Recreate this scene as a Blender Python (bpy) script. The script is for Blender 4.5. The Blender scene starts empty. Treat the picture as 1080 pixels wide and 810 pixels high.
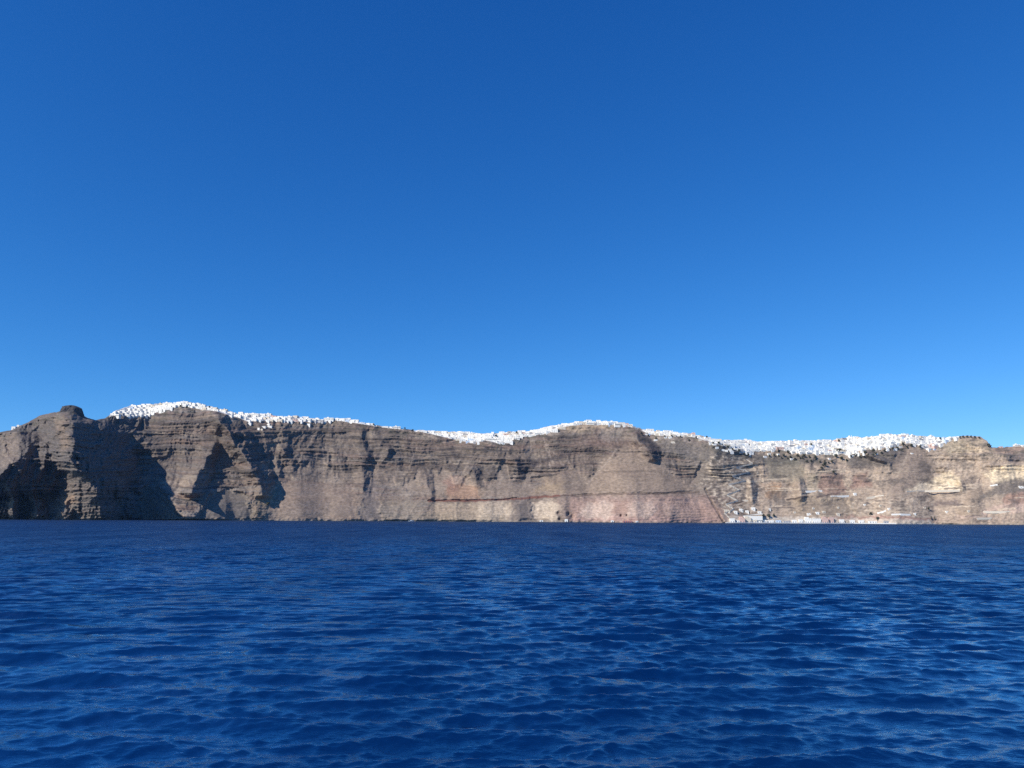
import bpy, math, random
import numpy as np
from mathutils import Matrix, Vector

random.seed(7)
RNG = np.random.default_rng(11)
scene = bpy.context.scene
COL = scene.collection

# ------------------------------------------------------------------ view, light
FPX = 811.0                      # focal length in photo pixels (1080 wide)
CAM_H = 8.0
HOR = 550.2 - CAM_H * FPX / 1800          # horizon row at the middle of the photo
PITCH = math.atan((HOR - 405) / FPX)
ROLL = 0.0058
SUN_DIR = Vector((-0.80, -0.60, 0)).normalized()
SUN_EL = math.radians(34)
SUN_VEC = Vector((SUN_DIR.x * math.cos(SUN_EL), SUN_DIR.y * math.cos(SUN_EL), math.sin(SUN_EL)))

Mcam = Matrix.Rotation(math.radians(90) + PITCH, 3, 'X') @ Matrix.Rotation(ROLL, 3, 'Z')
Mnp = np.array(Mcam)

cam_data = bpy.data.cameras.new('camera')
cam = bpy.data.objects.new('camera', cam_data)
COL.objects.link(cam)
cam.location = (0, 0, CAM_H)
cam.rotation_euler = Mcam.to_euler()
cam_data.sensor_width = 36.0
cam_data.lens = 36.0 * FPX / 1080.0
cam_data.clip_start = 0.5
cam_data.clip_end = 100000
scene.camera = cam

w = bpy.data.worlds.new('World')
scene.world = w
w.use_nodes = True
nt = w.node_tree
for n in list(nt.nodes):
    nt.nodes.remove(n)
out = nt.nodes.new('ShaderNodeOutputWorld')
bg = nt.nodes.new('ShaderNodeBackground')
sky = nt.nodes.new('ShaderNodeTexSky')
sky.sky_type = 'NISHITA'
sky.sun_disc = False
sky.sun_elevation = SUN_EL
sky.sun_rotation = math.atan2(SUN_DIR.x, SUN_DIR.y)
sky.altitude = 0
sky.air_density = 0.6
sky.dust_density = 0.0
sky.ozone_density = 1.0
hs = nt.nodes.new('ShaderNodeHueSaturation')
hs.inputs['Saturation'].default_value = 1.0
bg.inputs['Strength'].default_value = 0.12
nt.links.new(sky.outputs[0], hs.inputs['Color'])
# deep clear-air blue: one response curve per channel over the whole sky
sep = nt.nodes.new('ShaderNodeSeparateColor')
cmb = nt.nodes.new('ShaderNodeCombineColor')
nt.links.new(hs.outputs[0], sep.inputs[0])
for ch, (a_, g_) in enumerate(((0.73, 1.606), (0.872, 1.019), (1.185, 0.744))):
    pw = nt.nodes.new('ShaderNodeMath'); pw.operation = 'POWER'
    mu = nt.nodes.new('ShaderNodeMath'); mu.operation = 'MULTIPLY'
    pw.inputs[1].default_value = g_
    mu.inputs[1].default_value = a_ * 0.12 ** (g_ - 1)
    nt.links.new(sep.outputs[ch], pw.inputs[0])
    nt.links.new(pw.outputs[0], mu.inputs[0])
    nt.links.new(mu.outputs[0], cmb.inputs[ch])
nt.links.new(cmb.outputs[0], bg.inputs['Color'])
nt.links.new(bg.outputs[0], out.inputs['Surface'])

sl = bpy.data.lights.new('sun', 'SUN')
sl.energy = 5.0
sl.angle = math.radians(0.5)
sl.color = (1.0, 0.95, 0.87)
so = bpy.data.objects.new('sun', sl)
so.rotation_euler = SUN_VEC.to_track_quat('Z', 'Y').to_euler()
so.location = (-300, -200, 600)
COL.objects.link(so)

scene.view_settings.view_transform = 'Standard'
scene.view_settings.look = 'None'
scene.view_settings.gamma = 1
scene.view_settings.exposure = 0
scene.view_settings.use_curve_mapping = False
scene.render.engine = 'CYCLES'
scene.cycles.max_bounces = 6
scene.cycles.use_denoising = False

# ------------------------------------------------------------------ helpers
def lin(c):
    c = np.asarray(c, dtype=float) / 255.0
    return np.where(c <= 0.04045, c / 12.92, ((c + 0.055) / 1.055) ** 2.4)

def ray(px, py):
    """photo pixel -> (x/y, z/y) slopes of the sight line"""
    lx = (np.asarray(px, float) - 540) / FPX
    ly = -(np.asarray(py, float) - 405) / FPX
    lx, ly = np.broadcast_arrays(lx, ly)
    d = np.stack([lx, ly, -np.ones_like(lx)], -1) @ Mnp.T
    return d[..., 0] / d[..., 1], d[..., 2] / d[..., 1]

def interp(x, pts):
    p = np.array(pts, float)
    return np.interp(x, p[:, 0], p[:, 1])

def smooth(e0, e1, x):
    t = np.clip((x - e0) / (e1 - e0), 0, 1)
    return t * t * (3 - 2 * t)

_perm = np.random.default_rng(5).permutation(4096).astype(np.int64)
_grad = np.random.default_rng(6).uniform(0, 2 * math.pi, 4096)
_gx, _gy = np.cos(_grad).astype(np.float32), np.sin(_grad).astype(np.float32)

def noise(x, y, seed=0):
    """gradient noise, about -1..1"""
    x = np.asarray(x, np.float64) + seed * 37.17
    y = np.asarray(y, np.float64) + seed * 11.93
    x, y = np.broadcast_arrays(x, y)
    xi = np.floor(x).astype(np.int64)
    yi = np.floor(y).astype(np.int64)
    fx = (x - xi).astype(np.float32)
    fy = (y - yi).astype(np.float32)
    u = fx * fx * fx * (fx * (fx * 6 - 15) + 10)
    v = fy * fy * fy * (fy * (fy * 6 - 15) + 10)
    def g(ix, iy, dx, dy):
        h = _perm[(_perm[ix & 4095] + iy) & 4095]
        return _gx[h] * dx + _gy[h] * dy
    a = g(xi, yi, fx, fy)
    b = g(xi + 1, yi, fx - 1, fy)
    c = g(xi, yi + 1, fx, fy - 1)
    d = g(xi + 1, yi + 1, fx - 1, fy - 1)
    return 1.5 * ((a * (1 - u) + b * u) * (1 - v) + (c * (1 - u) + d * u) * v)

def fbm(x, y, octv=4, seed=0, gain=0.5):
    s, a, f = 0, 1.0, 1.0
    for i in range(octv):
        s = s + a * noise(x * f, y * f, seed + i * 3.7)
        a *= gain
        f *= 2.03
    return s

def ridged(x, y, seed=0):
    return 1 - 2 * np.abs(noise(x, y, seed))

def poly_mask(U, V, pts, soft):
    """soft inside mask (1 inside) of polygon in photo pixels"""
    P = np.array(pts, float)
    inside = np.zeros(U.shape, bool)
    dist = np.full(U.shape, 1e9)
    n = len(P)
    for i in range(n):
        x1, y1 = P[i]
        x2, y2 = P[(i + 1) % n]
        ex, ey = x2 - x1, y2 - y1
        t = np.clip(((U - x1) * ex + (V - y1) * ey) / (ex * ex + ey * ey + 1e-9), 0, 1)
        dist = np.minimum(dist, np.hypot(U - x1 - t * ex, V - y1 - t * ey))
        c = ((y1 > V) != (y2 > V)) & (U < (x2 - x1) * (V - y1) / ((y2 - y1) if y2 != y1 else 1e-9) + x1)
        inside ^= c
    sd = np.where(inside, dist, -dist)
    return smooth(-soft, soft, sd)

def line_mask(U, V, pts, width):
    P = np.array(pts, float)
    dist = np.full(U.shape, 1e9)
    for i in range(len(P) - 1):
        x1, y1 = P[i]
        x2, y2 = P[i + 1]
        ex, ey = x2 - x1, y2 - y1
        t = np.clip(((U - x1) * ex + (V - y1) * ey) / (ex * ex + ey * ey + 1e-9), 0, 1)
        dist = np.minimum(dist, np.hypot(U - x1 - t * ex, V - y1 - t * ey))
    return 1 - smooth(width * 0.4, width * 1.1, dist)

def grid_mesh(name, P, mat, colors=None, smooth_shade=True, extra=None):
    """P: (rows, cols, 3)"""
    R, C = P.shape[:2]
    me = bpy.data.meshes.new(name)
    me.vertices.add(R * C)
    me.vertices.foreach_set('co', P.reshape(-1).astype(np.float32))
    r, c = np.meshgrid(np.arange(R - 1), np.arange(C - 1), indexing='ij')
    a = (r * C + c).reshape(-1)
    quads = np.stack([a, a + 1, a + C + 1, a + C], -1).astype(np.int32)
    nq = len(quads)
    me.loops.add(nq * 4)
    me.loops.foreach_set('vertex_index', quads.reshape(-1))
    me.polygons.add(nq)
    me.polygons.foreach_set('loop_start', np.arange(nq, dtype=np.int32) * 4)
    me.polygons.foreach_set('use_smooth', np.full(nq, smooth_shade, dtype=bool))
    me.update(calc_edges=True)
    if colors is not None:
        at = me.color_attributes.new('rock', 'FLOAT_COLOR', 'POINT')
        rgba = np.ones((R * C, 4), np.float32)
        rgba[:, :3] = colors.reshape(-1, 3)
        at.data.foreach_set('color', rgba.reshape(-1))
    for k, vals in (extra or {}).items():
        at = me.attributes.new(k, 'FLOAT', 'POINT')
        at.data.foreach_set('value', vals.reshape(-1).astype(np.float32))
    me.materials.append(mat)
    o = bpy.data.objects.new(name, me)
    COL.objects.link(o)
    return o

def material(name, color, rough=0.8, noise_amt=0.12, noise_scale=0.6, bump=0.0):
    m = bpy.data.materials.new(name)
    m.use_nodes = True
    t = m.node_tree
    b = t.nodes['Principled BSDF']
    b.inputs['Roughness'].default_value = rough
    b.inputs['Specular IOR Level'].default_value = 0.25
    tc = t.nodes.new('ShaderNodeTexCoord')
    nz = t.nodes.new('ShaderNodeTexNoise')
    nz.inputs['Scale'].default_value = noise_scale
    nz.inputs['Detail'].default_value = 5
    t.links.new(tc.outputs['Object'], nz.inputs['Vector'])
    mx = t.nodes.new('ShaderNodeMix')
    mx.data_type = 'RGBA'
    c = np.array(color)
    mx.inputs[6].default_value = (*np.clip(c * (1 - noise_amt * 1.6), 0, 1), 1)
    mx.inputs[7].default_value = (*np.clip(c * (1 + noise_amt), 0, 0.9), 1)
    t.links.new(nz.outputs['Fac'], mx.inputs[0])
    t.links.new(mx.outputs[2], b.inputs['Base Color'])
    if bump:
        bp = t.nodes.new('ShaderNodeBump')
        bp.inputs['Strength'].default_value = bump
        t.links.new(nz.outputs['Fac'], bp.inputs['Height'])
        t.links.new(bp.outputs[0], b.inputs['Normal'])
    return m

def tag(o, label=None, cat=None, group=None, kind=None):
    for k, v in (('label', label), ('category', cat), ('group', group), ('kind', kind)):
        if v:
            o[k] = v
    return o

# ------------------------------------------------------------------ cliff
SKYLINE = [(-190, 474), (-120, 466), (-60, 458), (0, 456), (13, 453), (24, 448), (43, 438), (59, 434.5), (72, 433), (81, 434), (86, 439), (100, 443),
    (111, 441), (122, 433), (137, 428), (159, 426.5), (180, 425), (193, 424), (204, 425), (215, 428.5), (224, 428.5), (233, 432),
    (250, 436), (265, 436), (280, 438), (298, 440), (317, 440), (330, 441), (339, 443), (355, 441.5), (365, 441), (374, 444), (389, 447),
    (404, 449.5), (420, 451), (430, 453), (439, 454), (446, 453.5), (463, 455), (480, 455.5), (505, 457), (524, 457), (537, 455.5),
    (554, 455), (565, 453), (580, 449), (594, 447.5), (609, 445), (617, 444), (630, 444.5), (648, 446), (661, 447), (674, 452),
    (692, 455), (711, 456), (730, 457.5), (744, 462), (761, 464), (780, 464), (798, 465.5), (822, 465), (846, 464.5), (878, 464.5),
    (894, 461.5), (904, 462), (920, 460.5), (926, 459.5), (950, 458.5), (974, 460), (987, 461), (992, 462.5), (1000, 461), (1008, 460),
    (1022, 459.5), (1034, 460.5), (1041, 465), (1046, 472), (1061, 471.5), (1070, 470.5), (1080, 470.5), (1150, 474), (1210, 478), (1290, 480)]
# lower edge of the built-up band
TOWN_LOW = [(112, 441), (122, 438), (137, 440), (157, 438), (168, 434), (183, 430), (196, 429), (211, 432), (228, 434), (250, 440.5), (261, 445), (280, 444),
    (298, 445), (330, 445), (337, 446), (350, 443), (372, 446), (389, 448.5), (404, 450.5), (420, 452.5), (441, 455), (459, 459), (478, 463.7), (500, 468),
    (511, 464.5), (524, 468), (537, 467.5), (543, 463), (561, 459), (580, 456), (591, 451), (609, 448), (655, 448.5), (668, 451), (680, 456),
    (692, 459.5), (730, 461), (748, 466), (767, 472), (785, 478), (798, 476.5), (819, 473.5), (833, 478), (854, 479), (878, 480.6),
    (886, 478), (894, 482), (904, 476.5), (920, 473), (934, 472), (950, 467.7), (963, 467.7), (977, 475), (990, 471), (1000, 464), (1012, 462)]
SHORE_Y = [(-190, 1760), (-60, 1660), (0, 1600), (60, 1560), (110, 1590), (150, 1680), (200, 1690), (260, 1700), (340, 1760), (450, 1800), (600, 1790), (700, 1770),
    (755, 1775), (800, 1810), (900, 1830), (1000, 1810), (1080, 1770), (1290, 1740)]

du = 0.6
U1 = np.arange(-180, 1262, du)
NV = 340
T1 = np.linspace(0, 1, NV) ** 0.97
shoreY = interp(U1, SHORE_Y) + 12 * fbm(U1 / 70, 0.3, 2, 2)
sky_py = interp(U1, SKYLINE) + 0.5 * fbm(U1 / 6, 0.1, 3, 4)
low_py = interp(U1, [(-190, 476)] + [(0, 457), (60, 436.5), (75, 434.5), (86, 440.5), (100, 444.5)] + TOWN_LOW + [(1040, 474), (1080, 478), (1290, 490)])
low_py = np.maximum(low_py, sky_py + 1.5)
# photo row where the water line lies
tx0, _ = ray(U1, np.full_like(U1, 550))
base_py = HOR + ROLL * (U1 - 540) + CAM_H * FPX / shoreY * 1.03 + 1.6
U, T = np.meshgrid(U1, T1)
PY = base_py[None] * (1 - T) + sky_py[None] * T
SX = 2.2                                      # metres per photo pixel at the cliff
H = (base_py - sky_py)[None] * SX
Z0 = (base_py[None] - PY) * SX                 # about the height
X0 = (U - 540) * SX
tt = np.clip((base_py - low_py) / (base_py - sky_py), 0.3, 0.995)[None]
lt = np.clip(T / tt, 0, 1)
town_t = np.clip((T - tt) / (1 - tt), 0, 1)

warpx = X0 + 26 * fbm(X0 / 150, Z0 / 190, 3, 21)
warpz = Z0 + 9 * fbm(X0 / 230, Z0 / 120, 3, 33) + 1.6 * fbm(X0 / 38, Z0 / 30, 3, 35) + 0.012 * X0

prof = np.interp(lt, [0, 0.03, 0.10, 0.22, 0.40, 0.55, 0.7, 0.85, 1.0], [0, 0.015, 0.055, 0.17, 0.40, 0.58, 0.70, 0.83, 1.0])
S = prof * H * tt * 0.86 + town_t * H * (1 - tt) * 1.9

# -- roughness masks: scree cones are smooth
UW = U + 4.0 * fbm(U / 9, PY / 9, 3, 51)
VW = PY + 2.8 * fbm(U / 9, PY / 9, 3, 57)
rough = np.ones_like(U)
SCREE = [
    [(640, 485), (665, 468), (690, 488), (735, 517), (610, 519)],
    [(545, 530), (558, 520), (564, 548), (534, 549)],
    [(222, 520), (238, 516), (260, 520), (268, 549), (207, 549)],
    [(150, 512), (162, 508), (192, 546), (148, 549)],
    [(300, 508), (375, 512), (372, 549), (292, 549)],
    [(385, 524), (398, 524), (402, 549), (380, 549)],
    [(806, 486), (840, 481), (848, 500), (840, 505), (810, 505)],
    [(945, 478), (960, 473), (985, 485), (984, 503), (940, 525), (930, 530)],
    [(1012, 520), (1030, 505), (1040, 548), (1005, 549)],
    [(850, 526), (895, 527), (900, 543), (845, 543)],
    [(590, 500), (600, 488), (615, 519), (575, 519)],
]
tal_top = 511 - 30 * np.clip(noise(U1 / 21, .3, 31) + .15, 0, 1) - 14 * np.clip(noise(U1 / 8, .7, 32), 0, 1)
talus = smooth(-2, 7, VW - tal_top[None]) * smooth(255, 290, U) * smooth(770, 735, U) * smooth(526, 520, VW + 6 * smooth(450, 380, U) * 4)
rough = 1 - .75 * talus
for p in SCREE:
    rough = np.minimum(rough, 1 - 0.82 * poly_mask(UW, VW, p, 3))
rough *= 1 - 0.45 * smooth(492, 515, PY) * smooth(250, 290, U)
rough *= 1 - 0.8 * poly_mask(U, PY, [(764, 541), (985, 544), (985, 556), (764, 556)], 4)
rough *= 1 + 0.9 * smooth(165, 140, U)
rough_t = rough * (1 - 0.85 * town_t)
edge = smooth(0, 0.04, T) * 0.75 + 0.25

# -- gullies, buttresses
left = smooth(560, 200, U)                     # rougher to the left
g1 = fbm(warpx / 270, warpz / 420, 2, 6) * 20 + fbm((warpx + .2 * warpz) / 110, warpz / 260, 3, 1) * 13 + ridged((warpx + 0.4 * warpz) / 95, warpz / 240, 12) * 4
g2 = ridged((warpx + 0.25 * warpz) / 47, warpz / 150, 2) * (3.2 + 2.0 * left)
g3 = ridged((warpx - 0.3 * warpz) / 21, warpz / 52, 3) * (2.0 + 1.7 * left)
g4 = fbm(warpx / 9, warpz / 9, 3, 4) * (1.1 + 1.0 * left)
mod = 0.55 + 0.6 * smooth(-0.4, 0.5, fbm(X0 / 210, Z0 / 130, 2, 8))
S -= (g1 * (0.35 + 0.65 * rough_t) + (g2 + g3) * mod * rough_t + g4 * rough_t) * edge
# -- lava beds: vertical risers and ledges
def beds(period, seed, width):
    zz = warpz / period + 0.5 * noise(X0 / 300, 0.2, seed)
    f = zz - np.floor(zz)
    return (-f + smooth(width, 1.0, f)) * period
bm = smooth(-0.35, 0.35, fbm(X0 / 130, Z0 / 45, 2, 14)) * rough_t * smooth(0.16, 0.3, T)
S += beds(23, 1, 0.7) * 0.5 * bm * edge
S += beds(8.5, 2, 0.65) * 0.6 * bm * edge
S -= fbm(X0 / 5.5, Z0 / 5, 2, 16) * 0.7 * rough_t * edge
bm2 = rough_t * smooth(0.24, 0.16, T)
S += beds(6.0, 3, 0.6) * 0.4 * bm2

# -- single buttresses whose right flanks lie in shade:  (row, crest column, flank width in px)
def rib(path, wl, k=1.2, soft=5, warp=1.0):
    global S
    p = np.array(path, float)
    uc = np.interp(PY, p[:, 0], p[:, 1]) + warp * 4.0 * fbm(U / 17, PY / 15, 4, p[0, 1] * 0.13)
    wr = np.interp(PY, p[:, 0], p[:, 2])
    end = smooth(p[0, 0] - soft, p[0, 0] + soft, PY) * smooth(p[-1, 0] + soft, p[-1, 0] - soft, PY)
    d = U - uc
    kk = np.interp(PY, p[:, 0], p[:, 3]) if p.shape[1] > 3 else k
    prot = wr * SX * kk
    f = np.where(d < 0, smooth(0, 1, 1 + d / wl), np.clip(1 - d / np.maximum(wr, 0.5), 0, 1))
    S -= prot * f * end

# shaded headland under the dark summit rock
rib([(430, 73, 12, 2.0), (436, 75, 22, 2.0), (440, 75, 32, 2.0), (447, 77, 44, 1.8), (456, 79, 53, 1.6), (470, 77, 61, 1.45), (485, 77, 68, 1.35), (497, 86, 60, 1.35), (507, 97, 46, 1.35), (520, 100, 34, 1.3), (530, 104, 22, 1.3), (545, 112, 14, 1.2), (556, 114, 12, 1.2)], 36, 1.22, 4)
# left buttress of the same headland
rib([(452, 21, 5, 2.0), (458, 22, 13, 2.0), (470, 23, 30, 1.8), (484, 21, 46, 1.6), (492, 10, 62, 1.4), (505, -6, 80, 1.2), (515, -12, 80, 1.0), (525, -14, 60, .8), (545, -16, 44, .6)], 40, 1.15, 4)
# scree fan that the shade of the headland ends on
rib([(496, 172, 60, .05), (506, 176, 60, .22), (520, 182, 60, .42), (550, 190, 60, .62)], 48, .5, 3, .4)
# spurs catching light low on the headland
rib([(512, 12, 5), (525, 14, 9), (548, 16, 10)], 9, 1.7)
rib([(516, 34, 6), (530, 38, 12), (548, 40, 13)], 12, 1.6)
rib([(500, 74, 6), (515, 76, 8), (530, 70, 14), (550, 70, 12)], 14, 1.0)
# ravine to the right of the first summit
rib([(432, 227, 12), (440, 230, 24), (455, 240, 23), (472, 252, 18), (484, 261, 19), (497, 270, 19), (510, 275, 15), (525, 278, 9)], 20, 1.6, 3)
rib([(464, 225, 6), (470, 224, 12), (485, 218, 13), (497, 211, 15), (508, 205, 17), (520, 202, 16), (525, 204, 7)], 15, 1.6, 3)
# scree cones spreading below the chutes
rib([(464, 663, 24, .2), (480, 666, 42, .35), (500, 669, 58, .4), (520, 672, 66, .4), (575, 672, 66, .4)], 58, .5, 4, .5)
rib([(514, 238, 8, .3), (530, 238, 24, .4), (570, 238, 34, .4)], 32, .6, 5, .4)
rib([(500, 318, 10, .1), (525, 318, 26, .16), (570, 318, 34, .16)], 32, .6, 6, .6)
rib([(504, 358, 8, .1), (525, 358, 20, .16), (570, 358, 26, .16)], 24, .6, 6, .6)
rib([(484, 595, 8, .3), (500, 596, 20, .35), (520, 597, 28, .35), (575, 597, 30, .3)], 26, .6, 4, .5)
rib([(476, 962, 8, .2), (500, 958, 26, .3), (526, 950, 34, .3), (575, 945, 40, .3)], 34, .6, 6, .6)
rib([(500, 1024, 6, .3), (525, 1024, 16, .4), (575, 1024, 22, .4)], 20, .6, 4, .5)
rib([(524, 548, 6, .3), (575, 548, 18, .4)], 16, .5, 3, .4)
# notch gully
rib([(452, 383, 5), (470, 384, 8), (482, 385, 9), (500, 386, 7), (518, 386, 7)], 16, .8, 5, 1.0)
rib([(494, 448, 4), (504, 449, 8), (516, 452, 6), (530, 454, 4)], 12, .8, 5, 0.9)
rib([(470, 409, 3), (475, 409, 6), (482, 410, 4)], 8, 1.2, 3, 0.4)
rib([(484, 300, 6), (470, 299, 9), (482, 300, 8)][1:], 12, 1.1, 4)
# dark recesses under the middle summit
rib([(455, 671, 6), (462, 674, 14), (472, 683, 13), (486, 690, 9)], 16, 1.2, 3, 0.5)
rib([(480, 545, 5), (490, 546, 9), (505, 549, 6)], 12, .9, 4, 1.0)
rib([(490, 495, 6), (500, 499, 10), (515, 507, 8)], 12, .8, 4, 1.0)
# pillars by the old port
rib([(505, 792, 3), (515, 793, 6), (530, 794, 5)], 7, 1.3, 3, 0.3)
rib([(503, 843, 4), (512, 845, 7), (528, 845, 6)], 9, 1.4, 3, 0.3)
rib([(470, 903, 5), (480, 918, 13), (488, 936, 9)], 16, 1.0, 3, 0.5)
rib([(506, 1012, 4), (512, 1015, 4), (520, 1016, 3)], 6, 1.2, 2, 0.3)
# ledge with an undercut across the middle of the cliff, and the ledge below it
led = line_mask(U, PY + 1.0 * fbm(U / 12, 0.7, 3, 71), [(585, 523.5), (640, 521), (700, 520.5), (737, 519)], 1.6)
S += led * 3.5 * smooth(-.5, .3, fbm(X0 / 40, .4, 3, 74))
led2 = line_mask(U, PY + 1.0 * fbm(U / 12, 0.7, 3, 72), [(452, 528), (500, 528), (545, 526)], 1.2)
S += led2 * 4
led3 = line_mask(U, PY + 0.8 * fbm(U / 10, 0.7, 3, 73), [(596, 477), (640, 476), (680, 477), (700, 481)], 1.0)
S += led3 * 3
# the donkey-track gully down to the port
S += line_mask(U, PY, [(744, 516), (752, 532), (760, 545), (764, 552)], 1.5) * 4
# sea caves
for cu, cv, r in ((590.5, 547.5, 1.7), (599.5, 542, 1.8), (603.5, 545, 2.6), (589, 541, 1.5), (803, 548, .8), (655, 544, 1.0), (661, 543.5, 0.8), (1, 545, 2)):
    S += np.exp(-((U - cu) ** 2 + ((PY - cv) * 0.8) ** 2) / (r * r)) * 10

S += smooth(.07, 0, T) * (3.5 * fbm(U / 6, PY / 5, 2, 93) + 1)
S = np.maximum(S, -190)
depth = shoreY[None] + S
tx, tz = ray(U, PY)
P = np.stack([depth * tx, depth, CAM_H + depth * tz], -1)

# ------------------------------------------------------------------ rock colours (albedo)
K = 1.0
def C(r, g, b):
    v = lin((r, g, b))
    return (v * 0.8 + v.mean() * 0.2) * np.array([0.91, 0.87, 0.81])
pal_gray, pal_brown, pal_red, pal_pale, pal_dark = C(132, 124, 119), C(143, 126, 112), C(138, 112, 100), C(174, 157, 139), C(82, 75, 72)
def mixc(a, b, m):
    return a * (1 - m[..., None]) + b * m[..., None]
colr = np.broadcast_to(pal_brown, U.shape + (3,)).copy()
s1 = smooth(-0.15, 0.35, fbm(X0 / 420, warpz / 13, 3, 61))
s2 = smooth(0.0, 0.45, fbm(X0 / 300, warpz / 9, 3, 64))
s3 = smooth(0.08, 0.4, fbm(X0 / 200, warpz / 6, 3, 67)) * smooth(-.5, .2, fbm(X0 / 90, Z0 / 60, 2, 69))
colr = mixc(colr, pal_gray, s1 * (0.45 + 0.45 * left))
colr = mixc(colr, pal_red, s2 * 0.6)
rough = np.minimum(rough, 1)
colr = mixc(colr, pal_dark, s3 * 0.85 * (0.3 + 0.7 * rough))
colr = mixc(colr, pal_pale, smooth(0.1, 0.6, fbm(X0 / 60, Z0 / 40, 4, 68)) * 0.55)
thin = smooth(.12, .34, noise(X0 / 700 + .3 * noise(X0 / 120, .5, 3), warpz / 5.2, 63)) + .7 * smooth(.2, .4, noise(X0 / 500, warpz / 2.6, 65))
thin = np.clip(thin, 0, 1) * smooth(520, 495, PY) * smooth(700, 620, U) * smooth(-.6, .1, fbm(X0 / 110, Z0 / 70, 2, 66)) * (0.35 + 0.65 * rough)
colr = mixc(colr, C(90, 82, 79), thin * .62)
colr = mixc(colr, C(158, 139, 122), talus * .6)
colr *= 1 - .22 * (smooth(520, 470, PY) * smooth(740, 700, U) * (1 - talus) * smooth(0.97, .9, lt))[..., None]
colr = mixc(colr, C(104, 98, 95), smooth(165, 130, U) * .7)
# chutes: narrow tongues of loose scree running down between the ledges
cr_ = np.random.default_rng(18)
for _ in range(60):
    cu, cv = cr_.uniform(262, 745), cr_.uniform(456, 498)
    ln, dxs = cr_.uniform(14, 42), cr_.uniform(-.75, .75)
    i0, i1 = np.searchsorted(U1, [cu - 40, cu + 40])
    sl_ = (slice(None), slice(i0, i1))
    tq = np.clip((PY[sl_] - cv) / ln, 0, 1)
    dd = np.abs(UW[sl_] * .5 + U[sl_] * .5 - cu - dxs * (PY[sl_] - cv))
    mk = smooth(1.0, .3, dd / (.7 + 2.6 * tq)) * smooth(0, .08, tq) * smooth(1, .75, tq) * ((PY[sl_] > cv) & (PY[sl_] < cv + ln))
    colr[sl_] = mixc(colr[sl_], C(164, 146, 130) if cr_.random() < .6 else C(104, 94, 88), mk * cr_.uniform(.35, .65))
right = smooth(740, 800, U)
colr = mixc(colr, C(182, 160, 136), right * 0.8)
colr = mixc(colr, C(108, 101, 97), left * smooth(440, 500, PY) * smooth(525, 480, PY) * 0.4)
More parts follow.
